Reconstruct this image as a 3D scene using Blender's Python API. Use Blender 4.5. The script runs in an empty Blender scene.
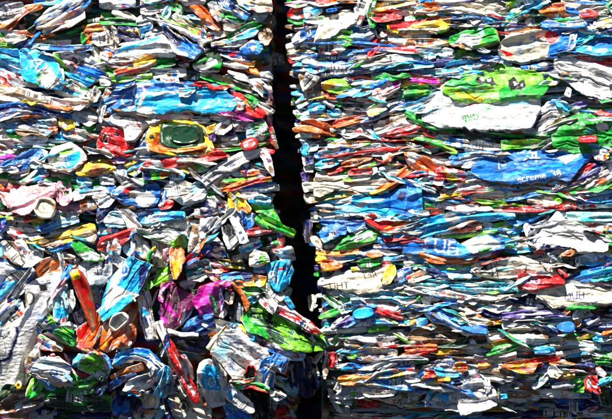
import bpy, math, re
import numpy as np

PX = 0.002            # one photo-scale unit of the wall is 2 mm
CX, CY = 306.0, 209.5
Z0 = 0.75             # height of the picture centre above the yard
TS = 5.985            # tracing tiles were enlarged by this factor
sc = bpy.context.scene
COL = sc.collection

# ------------------------------------------------------------------ colours
def lin(h):
    v = np.array([int(h[i:i+2], 16) for i in (0, 2, 4)]) / 255.0
    return np.where(v < .04045, v/12.92, ((v+.055)/1.055)**2.4)
PAL = {k: lin(v) for k, v in dict(
    W='e6e4e0', C='dccfb6', B='1272d0', b='1cb0ee', N='14225e', G='149c30', g='74c81e', D='083c22',
    R='e01a1c', O='ee6a12', Y='f0bc22', P='f0a4b4', M='cc1c98', K='131215', S='9a9ea4', T='8a6a48',
    t='1c9a9c', A='9ad2e2', V='5a4296', m='6e1450', r='a8341a').items()}  # m is magenta with its shade painted in
PAL['K'] = np.array([.012, .012, .014])  # K also paints shade, hollows and crease lines black

# ------------------------------------------------------------------ noise
class Noise:
    def __init__(s, seed):
        s.r = np.random.RandomState(seed)
        s.t = [s.r.uniform(-1, 1, (64, 64)) for _ in range(10)]
        s.o = s.r.uniform(0, 60, (10, 2))
    def smooth(s, x, y, k=0):
        x = x + s.o[k, 0]; y = y + s.o[k, 1]
        i = np.floor(x).astype(int); j = np.floor(y).astype(int)
        f = x-i; g = y-j
        f = f*f*(3-2*f); g = g*g*(3-2*g); t = s.t[k]
        a = t[i % 64, j % 64]; b = t[(i+1) % 64, j % 64]; c = t[i % 64, (j+1) % 64]; d = t[(i+1) % 64, (j+1) % 64]
        return (a*(1-f)+b*f)*(1-g) + (c*(1-f)+d*f)*g
    def facet(s, x, y, k=0):
        # random heights on a warped triangular lattice, joined by flat facets: the folds of crushed board
        wx = x + .45*s.smooth(x*.9, y*.9, 8); wy = y + .45*s.smooth(x*.9, y*.9, 9)
        q = (wx+wy)*.3660254
        u = wx+q+s.o[k, 0]; v = wy+q+s.o[k, 1]
        i = np.floor(u).astype(int); j = np.floor(v).astype(int)
        f = u-i; g = v-j; t = s.t[k]
        a = t[i % 64, j % 64]; b = t[(i+1) % 64, j % 64]; c = t[i % 64, (j+1) % 64]; d = t[(i+1) % 64, (j+1) % 64]
        return np.where(f > g, a+f*(b-a)+g*(d-b), a+g*(c-a)+f*(d-c))

# ------------------------------------------------------------------ lettering, drawn from the built-in font
_txt = {}
def glyphs(body):
    if body in _txt: return _txt[body]
    cu = bpy.data.curves.new('lettering', 'FONT'); cu.body = body; cu.size = 1
    ob = bpy.data.objects.new('lettering', cu); COL.objects.link(ob)
    bpy.context.view_layer.update()
    me = bpy.data.meshes.new_from_object(ob.evaluated_get(bpy.context.evaluated_depsgraph_get()))
    me.calc_loop_triangles()
    v = np.array([p.co[:2] for p in me.vertices]); tr = np.array([t.vertices[:] for t in me.loop_triangles])
    lo, hi = v.min(0), v.max(0); R = 48.0
    w, h = int((hi[0]-lo[0])*R)+3, int((hi[1]-lo[1])*R)+3
    bm = np.zeros((h, w))
    for t in tr:
        p = (v[t]-lo)*R+1
        x0, y0 = np.floor(p.min(0)).astype(int); x1, y1 = np.ceil(p.max(0)).astype(int)+1
        x1 = min(x1, w); y1 = min(y1, h)
        gx, gy = np.meshgrid(np.arange(x0, x1), np.arange(y0, y1))
        d = (p[1, 0]-p[0, 0])*(p[2, 1]-p[0, 1])-(p[2, 0]-p[0, 0])*(p[1, 1]-p[0, 1])
        if abs(d) < 1e-9: continue
        b1 = ((gx-p[0, 0])*(p[2, 1]-p[0, 1])-(p[2, 0]-p[0, 0])*(gy-p[0, 1]))/d
        b2 = ((p[1, 0]-p[0, 0])*(gy-p[0, 1])-(gx-p[0, 0])*(p[1, 1]-p[0, 1]))/d
        bm[y0:y1, x0:x1] = np.maximum(bm[y0:y1, x0:x1], ((b1 > -.02) & (b2 > -.02) & (b1+b2 < 1.02))*1.0)
    bpy.data.objects.remove(ob); bpy.data.curves.remove(cu); bpy.data.meshes.remove(me)
    _txt[body] = bm
    return bm

# ------------------------------------------------------------------ print on a panel
def inside(px, py, poly):
    r = np.zeros(px.shape, bool); n = len(poly)
    for i in range(n):
        x0, y0 = poly[i]; x1, y1 = poly[(i+1) % n]
        if y0 == y1: continue
        r ^= ((y0 > py) != (y1 > py)) & (px < (x1-x0)*(py-y0)/(y1-y0)+x0)
    return r
def polydist(px, py, pts):
    d = np.full(px.shape, 1e9)
    for (x0, y0), (x1, y1) in zip(pts[:-1], pts[1:]):
        dx, dy = x1-x0, y1-y0; L = dx*dx+dy*dy+1e-9
        t = np.clip(((px-x0)*dx+(py-y0)*dy)/L, 0, 1)
        d = np.minimum(d, np.hypot(px-x0-t*dx, py-y0-t*dy))
    return d
def mixc(c, m, col):
    m = np.clip(m, 0, 1)[:, None]
    c[:] = c*(1-m)+m*np.asarray(col)

def paint(it, x, y, a, b, s, L, W, nz, wear, fill=False):
    """colours of the printed board at surface points (flat coordinates x, y on the panel)"""
    r = nz.r
    c = np.empty((x.size, 3)); c[:] = PAL[it['cols'][0]]
    c *= (1+.10*nz.smooth(x*.06, y*.06, 6))[:, None]
    if not it.get('plastic'):
        # two inks: patches and flecks of a darker and a paler tint of the main colour
        la = L*.12+3; lb = W*.14+1
        m1 = nz.smooth(a/la+31, b/lb, 2)+.7*nz.smooth(a*.33, b*.5+9, 3)
        m2 = nz.smooth(a/la, b/lb+17, 1)+.7*nz.smooth(a*.4+5, b*.6, 0)
        base = PAL[it['cols'][0]]
        q_ = .45 if any(o_[0] == 't' for o_ in it['ops']) else 1.0
        mixc(c, q_*np.clip((m1-.35)*6+.5, 0, .75), base*.55)
        mixc(c, q_*np.clip((m2-.48)*6+.5, 0, .6), base*.7+.3*base.max()+.03)
    wx = x + .8*nz.smooth(x*.35, y*.35, 4); wy = y + .8*nz.smooth(x*.35, y*.35, 5)
    for k, ch in enumerate(it['cols'][1:]):
        if ch == it['cols'][0]: ch = 'W'
        m = nz.smooth(a/(L*.22+4)+k*7.3, b/(W*.30+1.2)+k*3.1, k % 4)
        th = {'K': .42, 'S': .34, 'T': .36}.get(ch, .26)
        mixc(c, (m-th)*14+.5, PAL[ch])  # on white pieces the grey patches stand for shading
    # printed marks and scuffs running along the board
    if not it.get('plastic'):
        acc = 'NKTBSR' if it['cols'][0] in 'WCSAP' else ('WNK' if it['cols'][0] in 'BbGgt' else 'WKT')
        for k in range(r.randint(0, 3) if it.get('calm', 1) == 1 else 0):
            ch = acc[r.randint(len(acc))]
            la, lb = r.uniform(3, 12), r.uniform(.8, 1.8)
            m = nz.smooth(a/la+k*11, b/lb+k*17, (k*2+1) % 4)
            g_ = nz.smooth(a/(L*.3+3)+k*3, b/(W*.4+2), 6+k % 2)
            mixc(c, np.clip((m-.58+.5*np.minimum(g_-.15, .0))*9+.5, 0, .9), PAL[ch])
    # pictures and barcodes
    if not fill and L*W > 170 and len(it['ops']) < 3 and not it.get('plastic'):
        for k in range(r.randint(0, 3)):
            a0, b0 = r.uniform(-.4, .15)*L, r.uniform(-.4, .05)*W
            box = (a > a0) & (a < a0+r.uniform(.15, .4)*L) & (b > b0) & (b < b0+r.uniform(.3, .6)*W)
            if r.rand() < .3:
                q = nz.t[5][(np.floor(a/.62).astype(int)) % 64, 7]
                mixc(c, box*1.0, PAL['W']); mixc(c, (box & (q > .05))*.9, PAL['K'])
            elif it['cols'][0] in 'WCAPSbg':
                for ch in r.choice(list('YROGgBbWKTPN'), 3, replace=False):
                    m = nz.smooth(a*.28+ord(ch), b*.42+k*9, ord(ch) % 6)
                    mixc(c, box*np.clip((m-.22)*9+.5, 0, 1), PAL[ch])
    # small print: ruled lines of dashes too small to read, on the plain part of big panels
    if not fill and L*W > 420 and r.rand() < .8:
        dk = PAL[r.choice(list('NSTBKR'))]
        for _ in range(r.randint(1, 3)):
            a0 = r.uniform(-.35, .2)*L; b0 = r.uniform(-.28, .1)*W; wl = r.uniform(.12, .3)*L; nl = r.randint(2, 5)
            q = (b-b0)/1.7; ln = np.floor(q)
            on = (q-ln < .48) & (ln >= 0) & (ln < nl) & (a > a0) & (a < a0+wl*(1-.2*(ln % 2)))
            on &= nz.smooth(a*.9, ln*3.7, 7) > -.35
            mixc(c, on*.75, dk)
    for op in it['ops']:
        f = op.split(' ')
        if f[0] == 'e':
            X, Y, rx, ry = [float(q) for q in f[1:5]]
            X = X/TS+it['tx']; Y = Y/TS+it['ty']; rx /= TS; ry /= TS
            an = math.radians(float(f[6])) if len(f) > 6 else 0
            dx, dy = wx-X, wy-Y
            u = dx*math.cos(an)-dy*math.sin(an); v = dx*math.sin(an)+dy*math.cos(an)
            mixc(c, (1-np.hypot(u/rx, v/ry))*min(rx, ry)/.7+.5, PAL[f[5]])
        elif f[0] == 'p':
            P = [(float(p.split(',')[0])/TS+it['tx'], float(p.split(',')[1])/TS+it['ty']) for p in f[2:]]
            mixc(c, inside(wx, wy, P)*1.0, PAL[f[1]])
        elif f[0] == 'l':
            P = [(float(p.split(',')[0])/TS+it['tx'], float(p.split(',')[1])/TS+it['ty']) for p in f[3:]]
            w = max(float(f[2])/TS, .8)
            mixc(c, (w/2-polydist(wx, wy, P))/.6+.5, PAL[f[1]])
        elif f[0] == 't':
            bm = glyphs(' '.join(f[6:])); hgt = float(f[2])/TS
            X = float(f[3])/TS+it['tx']; Y = float(f[4])/TS+it['ty']; an = math.radians(float(f[5]))
            dx, dy = .15*wx+.85*x-X, .15*wy+.85*y-Y
            u = dx*math.cos(an)-dy*math.sin(an); v = -dx*math.sin(an)-dy*math.cos(an)
            k = bm.shape[0]/hgt
            iu = np.round(u*k+bm.shape[1]/2).astype(int); iv = np.round(v*k+bm.shape[0]/2).astype(int)
            ok = (iu >= 0) & (iu < bm.shape[1]) & (iv >= 0) & (iv < bm.shape[0])
            m = np.zeros(x.size); m[ok] = bm[iv[ok], iu[ok]]
            mixc(c, m, PAL[f[1]])
        elif f[0] == 'n':
            cov = float(f[2])
            m = nz.smooth(x*.30, y*.42, 3)+.5*nz.smooth(x*.9, y*1.1, 2)
            mixc(c, (m-(.62-cov*.018))*8+.5, PAL[f[1]])
    # worn white creases, and brown dirt with edges of its own
    if it['cols'][0] not in 'K' and not it.get('plastic'):
        mixc(c, wear*(.45 if it.get('calm', 1) == 1 else .8), PAL['W']*.9)
    d = nz.smooth(x*.11, y*.16, 1)+.6*nz.smooth(x*.5, y*.6, 0)
    mixc(c, np.clip((d-.62)*2.2, 0, .5), np.array([.10, .075, .05]))
    return np.clip(c, .006, .86)

# ------------------------------------------------------------------ one crushed carton
def recess(x, y, yc):
    """the bale face: the foot is set back and leaned under to shade it, and the upright edges beside the gap are rounded"""
    d = -32.0*np.clip((yc-394-3*math.sin(0.03*float(np.mean(x))))/14.0, 0, 1)
    d = d - np.where(x > 312, .27*np.clip(y-330, 0, 75), .30*np.clip(y-352, 0, 50))  # lean added to darken the lower rows
    eL = np.interp(y, [0, 60, 120, 200, 235, 300, 340, 419], [272, 273, 275, 281, 294, 302, 306, 308])
    eR = np.interp(y, [0, 60, 120, 170, 210, 300, 360, 419], [288, 288, 296, 301, 311, 318, 322, 326])
    m = x < (eL+eR)/2
    q = np.where(m, 11-(eL-x), 9-(x-eR))
    return d - .05*np.clip(q, 0, 26)**2

def chaikin(p, k=0):
    for _ in range(k):
        q = np.roll(p, -1, 0); p = np.stack([p*.75+q*.25, p*.25+q*.75], 1).reshape(-1, 2)
    q = np.roll(p, -1, 0)
    return np.stack([p*.93+q*.07, p*.07+q*.93], 1).reshape(-1, 2)

def build(it, step, seed, zoff=0.0, grow=0.0, fill=False, override=None):
    nz = Noise(seed); r = nz.r
    P = chaikin(np.array(it['poly'], float), 3 if it.get('plastic') else 0)
    n = len(P); Q = np.roll(P, -1, 0)
    cr = P[:, 0]*Q[:, 1]-Q[:, 0]*P[:, 1]; A = cr.sum()/2
    ce = ((P+Q)*cr[:, None]).sum(0)/(6*A) if abs(A) > 1 else P.mean(0)
    D = np.concatenate([P-ce, (P+Q)/2-ce]); w, V = np.linalg.eigh(D.T @ D)
    ax = V[:, 1]
    if ax[0] < 0: ax = -ax
    bx = np.array([-ax[1], ax[0]])                     # b runs downwards on the wall
    pa = (P-ce) @ ax; pb = (P-ce) @ bx
    a0, a1 = pa.min(), pa.max(); L = a1-a0
    if not it.get('plastic'): pa = pa*(1.05+it.get('long', 0)+1.6/L); a0, a1 = pa.min(), pa.max(); L = a1-a0; grow = grow+it.get('grow', .9 if it['poly_c'][1] > 225 and it['poly_c'][0] < 300 else .9)
    na = max(6, int(L/step)+1)
    st = np.linspace(a0+.015*L, a1-.015*L, na)
    lo = np.full(na, 1e9); hi = np.full(na, -1e9)
    for i in range(n):
        x0, y0, x1, y1 = pa[i], pb[i], pa[(i+1) % n], pb[(i+1) % n]
        if x0 > x1: x0, y0, x1, y1 = x1, y1, x0, y0
        m = (st >= x0) & (st <= x1)
        if x1-x0 < 1e-6: continue
        yy = y0+(st[m]-x0)/(x1-x0)*(y1-y0)
        lo[m] = np.minimum(lo[m], yy); hi[m] = np.maximum(hi[m], yy)
    bad = hi < lo; lo[bad] = 0; hi[bad] = 0
    W = max((hi-lo).max(), 1.5)
    small = min(1.0, W/14)
    jag = 1.6 if it['kind'] == 'scrap' else (.15 if it.get('plastic') else (1.1 if it.get('calm', 1) == 1 else 2.0))
    lo = lo-grow + jag*small*(nz.facet(st*.11, st*0, 0)+.3*nz.facet(st*.5, st*0+5, 1))
    hi = hi+grow + jag*small*(nz.facet(st*.11, st*0+9, 2)+.3*nz.facet(st*.5, st*0+14, 3))
    mid = (lo+hi)/2; hw = np.maximum((hi-lo)/2, .25)
    nb = max(5, int(W/step)+1)
    s = np.linspace(-1, 1, nb)
    S, _ = np.meshgrid(s, st); Aa = np.repeat(st[:, None], nb, 1)
    Bb = mid[:, None]+hw[:, None]*S
    T_ = np.repeat(np.linspace(-1, 1, na)[:, None], nb, 1)
    x = ce[0]+Aa*ax[0]+Bb*bx[0]; y = ce[1]+Aa*ax[1]+Bb*bx[1]
    # --- relief towards the viewer
    el = L/W
    lower = it['poly_c'][1] > 225 and it['poly_c'][0] < 300
    plastic = it.get('plastic', False)
    stretch = 1.0+min(2.2, .45*(el-1))
    l1 = min(max(.75*W, 5), 21) if not lower else min(max(.85*W, 7), 28); amp = .35 if plastic else 1.0
    am = .65+.5*nz.smooth(Aa*.05, Bb*.07, 7)
    h1 = .26*l1*nz.facet(Aa/(l1*stretch), Bb/l1, 0)
    l2 = max(l1*.42, 2.6); h2 = .25*l2*nz.facet(Aa/(l2*stretch), Bb/l2, 1)
    l3 = max(l1*.19, 1.7); h3 = .21*l3*nz.facet(Aa/(l3*stretch*.8), Bb/l3, 2)
    cru = (h1*(1.25 if lower else 1)+am*(h2+h3*(.5 if lower else 1)))*amp
    gro = np.zeros_like(cru)
    if not plastic and W > 5:
        for k in range((r.randint(0, 2) if any(o_[0] == 't' for o_ in it['ops']) else r.randint(1, 3)) if W < 14 or any(o_[0] == 't' for o_ in it['ops']) else r.randint(3, 8)):
            b0 = r.uniform(-.75, .75)
            line = np.polyval(np.polyfit(st, mid, 1), st)[:, None]+W/2*(b0+.25*nz.facet(st/18.0+k*5, st*0+k, 3)[:, None]) + (Aa-ce[0]*0)*r.uniform(-.12, .12)
            ta, tb = sorted(r.uniform(-1.2, 1.2, 2)); tb = max(tb, ta+.7)
            ext = np.clip(np.minimum(T_-ta, tb-T_)*5, 0, 1)
            d = (Bb-line)
            gro += ext*r.uniform(2.0, 5.5)*np.maximum(1-np.abs(d)/r.uniform(.7, 1.3), 0)
    bul = (min(max(.22*W, .8), 5.5)*1.3 if plastic else min(.035*W, .8))
    prof = (1-np.abs(S)**6)*(1-.8*np.abs(T_)**8)
    if plastic:
        rho = np.maximum(np.abs(S), np.abs(T_))
        d_ = it['desc']
        if 'spout' in d_: bul, prof = 4.5, np.clip((1-rho)*7, 0, 1)-.9*np.clip((.74-rho)*6, 0, 1)
        elif re.search('lid|cap|tab|box', d_): bul, prof = 5.0, np.clip((1-rho)*6, 0, 1)-.12*np.clip((.8-rho)*9, 0, 1)
        elif 'tub' in d_: bul, prof = 3.5, np.clip((1-rho)*5, 0, 1)-1.1*np.clip((.85-np.hypot(S, T_))*2.2, 0, 1)
    if it.get('desc', '').startswith('torn yellow'):
        prof = prof + 5.0*np.clip((np.maximum(np.abs(S), np.abs(T_))-.62)*6, -1, 1)/max(bul, .1)
    # folds running along the carton: flat strips of board meeting at sharp ridges and valleys
    fold = np.zeros_like(cru)
    if not plastic:
        nf = int(np.clip(round(W/8.0+r.uniform(-.4, 1.2)), 1, 5))
        base = np.linspace(-1, 1, nf+2)
        Af = min(.30*W, 4.6)*r.uniform(.6, 1.1)/(1+.22*(nf-1))
        sg = 1 if r.rand() < .5 else -1
        nodes, hs = [], []
        for k in range(nf+2):
            p = base[k]+(0 if k in (0, nf+1) else .75/(nf+1)*(r.uniform(-.6, .6)+nz.facet(st/(10+.8*W)+k*3.7, st*0+k, 4)))
            nodes.append(p+0*st)
            sg = -sg
            hs.append(Af*(sg*r.uniform(.35, 1)+.8*nz.facet(st/(9+.7*W)+k*5.1, st*0+2.3*k, 5)))
        nodes = np.sort(np.array(nodes), 0); hs = np.array(hs)
        bn = (Bb-np.polyval(np.polyfit(st, mid, 2 if el > 2.5 else 1), st)[:, None])/(W/2)
        for i in range(na): fold[i] = np.interp(bn[i], nodes[:, i], hs[:, i])
        fold *= it.get('calm', 1.0)
        cru = cru*min(1, it.get('calm', 1.0)+.25)
    up = -(y-ce[1])
    k_up = r.uniform(-.1, .45) if not lower else r.uniform(-.45, .5)
    k_rt = r.uniform(-.12, .12) if not lower else r.uniform(-.3, .42)
    if el < 2.2 and W > 30: k_up *= .6
    for o_ in it['ops']:
        if o_[0] == 'x': k_up, k_rt = [float(q) for q in o_.split(' ')[1:3]]
    h = bul*prof + fold + cru - gro - np.clip(k_up*up + k_rt*(x-ce[0]), -9, 9)
    z = it['z']; z = z*(2.9 if lower else 1.85)-(9 if lower else 0)+r.uniform(-1.2, 1.2) if z >= 0 else z*5.0
    h += z + zoff + recess(x, y, ce[1])
    # wear where the fold is sharp
    lap = np.zeros_like(cru); e = cru
    lap[1:-1, 1:-1] = np.abs(e[2:, 1:-1]+e[:-2, 1:-1]+e[1:-1, 2:]+e[1:-1, :-2]-4*e[1:-1, 1:-1])
    wear = np.clip((lap/(step*step)-.55)*.8, 0, 1)*np.clip(.5+1.4*nz.smooth(Aa*.12, Bb*.2, 5), 0, 1)
    if it.get('flatcol') is not None: override = it['flatcol']
    fx, fy = x.ravel(), y.ravel()
    dx = .35*cru.ravel()
    if override is None:
        col = paint(it, fx+dx*.3, fy+dx*.5, Aa.ravel(), (Bb-mid[:, None]).ravel(), S.ravel(), L, W, nz, wear.ravel(), fill)
        if r.rand() < .42 and not plastic and W > 4:     # cut paper edge shows white
            edge = (hw[:, None]*(1-S*(1 if r.rand() < .5 else -1))).ravel()
            mm = (edge < .55) & (nz.smooth(Aa.ravel()*.1, S.ravel(), 2) > -.2)
            mixc(col, mm*.85, PAL['W' if r.rand() < .6 else 'C']*.95)
    else:
        col = np.empty((fx.size, 3)); col[:] = override
        col *= (1+.18*nz.smooth(fx*.25, fy*.3, 4))[:, None]
        mixc(col, np.clip((nz.smooth(fx*.2, fy*.25, 1)-.35)*3, 0, .5), np.array([.12, .09, .06]))
    # --- close the solid: two rings round the back and a centre
    idx = np.arange(na*nb).reshape(na, nb)
    ring = np.concatenate([idx[:, 0], idx[-1, 1:], idx[-2::-1, -1], idx[0, -2:0:-1]])
    m = len(ring); T = min(max(.5*W, 3.0), 11.0)
    V0 = np.stack([fx, fy, h.ravel()], 1)
    r1 = V0[ring].copy(); r1[:, 2] -= T*.5
    cc = np.array([ce[0], ce[1], 0])
    r2 = V0[ring].copy(); r2[:, :2] += (ce-r2[:, :2])*.12; r2[:, 2] -= T
    cen = r2.mean(0, keepdims=True)
    VV = np.concatenate([V0, r1, r2, cen])
    C = np.concatenate([col, col[ring], col[ring]*0+PAL['C'], PAL['C'][None]])
    q = np.stack([idx[:-1, :-1], idx[:-1, 1:], idx[1:, 1:], idx[1:, :-1]], -1).reshape(-1, 4)
    o1, o2 = na*nb, na*nb+m
    k = np.arange(m); kn = (k+1) % m
    s1 = np.stack([ring[k], ring[kn], o1+kn, o1+k], 1)
    s2 = np.stack([o1+k, o1+kn, o2+kn, o2+k], 1)
    fan = np.stack([o2+k, o2+kn, np.full(m, o2+m)], 1)
    return dict(v=VV, c=C, q=np.concatenate([q, s1, s2]), t=fan, ce=ce, W=W, L=L)

def world(v):
    return np.stack([(v[:, 0]-CX)*PX, -v[:, 2]*PX, (CY-v[:, 1])*PX+Z0], 1)

def mesh_obj(name, parts, mat, origin, parent=None):
    vs, cs, qs, ts, o = [], [], [], [], 0
    for p in parts:
        vs.append(world(p['v'])); cs.append(p['c']); qs.append(p['q']+o); ts.append(p['t']+o); o += len(p['v'])
    v = np.concatenate(vs)-np.array(origin); c = np.concatenate(cs); q = np.concatenate(qs); t = np.concatenate(ts)
    me = bpy.data.meshes.new(name)
    me.vertices.add(len(v)); me.vertices.foreach_set('co', v.astype(np.float32).ravel())
    nl = q.size+t.size
    me.loops.add(nl); me.loops.foreach_set('vertex_index', np.concatenate([q.ravel(), t.ravel()]).astype(np.int32))
    nf = len(q)+len(t)
    me.polygons.add(nf)
    me.polygons.foreach_set('loop_start', np.concatenate([np.arange(len(q))*4, q.size+np.arange(len(t))*3]).astype(np.int32))
    me.update(calc_edges=True)
    me.polygons.foreach_set('use_smooth', np.ones(nf, bool))
    at = me.color_attributes.new('print', 'FLOAT_COLOR', 'POINT')
    at.data.foreach_set('color', np.concatenate([c, np.ones((len(c), 1))], 1).astype(np.float32).ravel())
    me.materials.append(mat); me.update()
    ob = bpy.data.objects.new(name, me); COL.objects.link(ob)
    if parent is not None: ob.parent = parent
    else: ob.location = origin
    return ob

# ------------------------------------------------------------------ materials
def board(name, rough, coat, bump, bscale, spec=.5):
    m = bpy.data.materials.new(name); m.use_nodes = True
    n = m.node_tree.nodes; l = m.node_tree.links
    p = n['Principled BSDF']
    at = n.new('ShaderNodeAttribute'); at.attribute_name = 'print'
    tc = n.new('ShaderNodeTexCoord')
    n1 = n.new('ShaderNodeTexNoise'); n1.inputs['Scale'].default_value = bscale; n1.inputs['Detail'].default_value = 3
    n1.inputs['Roughness'].default_value = .55
    mp = n.new('ShaderNodeMapping'); mp.inputs['Scale'].default_value = (.55, 1, 1.5)
    l.new(tc.outputs['Object'], mp.inputs['Vector']); l.new(mp.outputs[0], n1.inputs['Vector'])
    b = n.new('ShaderNodeBump'); b.inputs['Strength'].default_value = bump; b.inputs['Distance'].default_value = .0025
    vo = n.new('ShaderNodeTexVoronoi'); vo.inputs['Scale'].default_value = bscale*.7
    wv = n.new('ShaderNodeVectorMath'); wv.operation = 'MULTIPLY_ADD'; wv.inputs[1].default_value = (.012,)*3
    n3 = n.new('ShaderNodeTexNoise'); n3.inputs['Scale'].default_value = 45
    l.new(mp.outputs[0], n3.inputs['Vector']); l.new(n3.outputs['Color'], wv.inputs[0]); l.new(mp.outputs[0], wv.inputs[2])
    l.new(wv.outputs[0], vo.inputs['Vector'])
    ad = n.new('ShaderNodeMath'); ad.operation = 'MULTIPLY_ADD'; ad.inputs[1].default_value = 1.1
    l.new(vo.outputs['Distance'], ad.inputs[0]); l.new(n1.outputs['Fac'], ad.inputs[2])
    l.new(ad.outputs[0], b.inputs['Height']); l.new(b.outputs[0], p.inputs['Normal'])
    n2 = n.new('ShaderNodeTexNoise'); n2.inputs['Scale'].default_value = 60
    l.new(tc.outputs['Object'], n2.inputs['Vector'])
    mr = n.new('ShaderNodeMapRange'); mr.inputs['To Min'].default_value = rough-.12; mr.inputs['To Max'].default_value = rough+.16
    l.new(n2.outputs['Fac'], mr.inputs['Value']); l.new(mr.outputs[0], p.inputs['Roughness'])
    l.new(at.outputs['Color'], p.inputs['Base Color'])
    p.inputs['Specular IOR Level'].default_value = spec
    p.inputs['Coat Weight'].default_value = coat; p.inputs['Coat Roughness'].default_value = .22
    return m
M_CARTON = board('laminated_carton', .45, .08, .5, 150, .35)
M_BOARD = board('raw_paperboard', .75, 0, .7, 220, .25)
M_PLASTIC = board('moulded_plastic', .28, .3, .2, 60)

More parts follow.
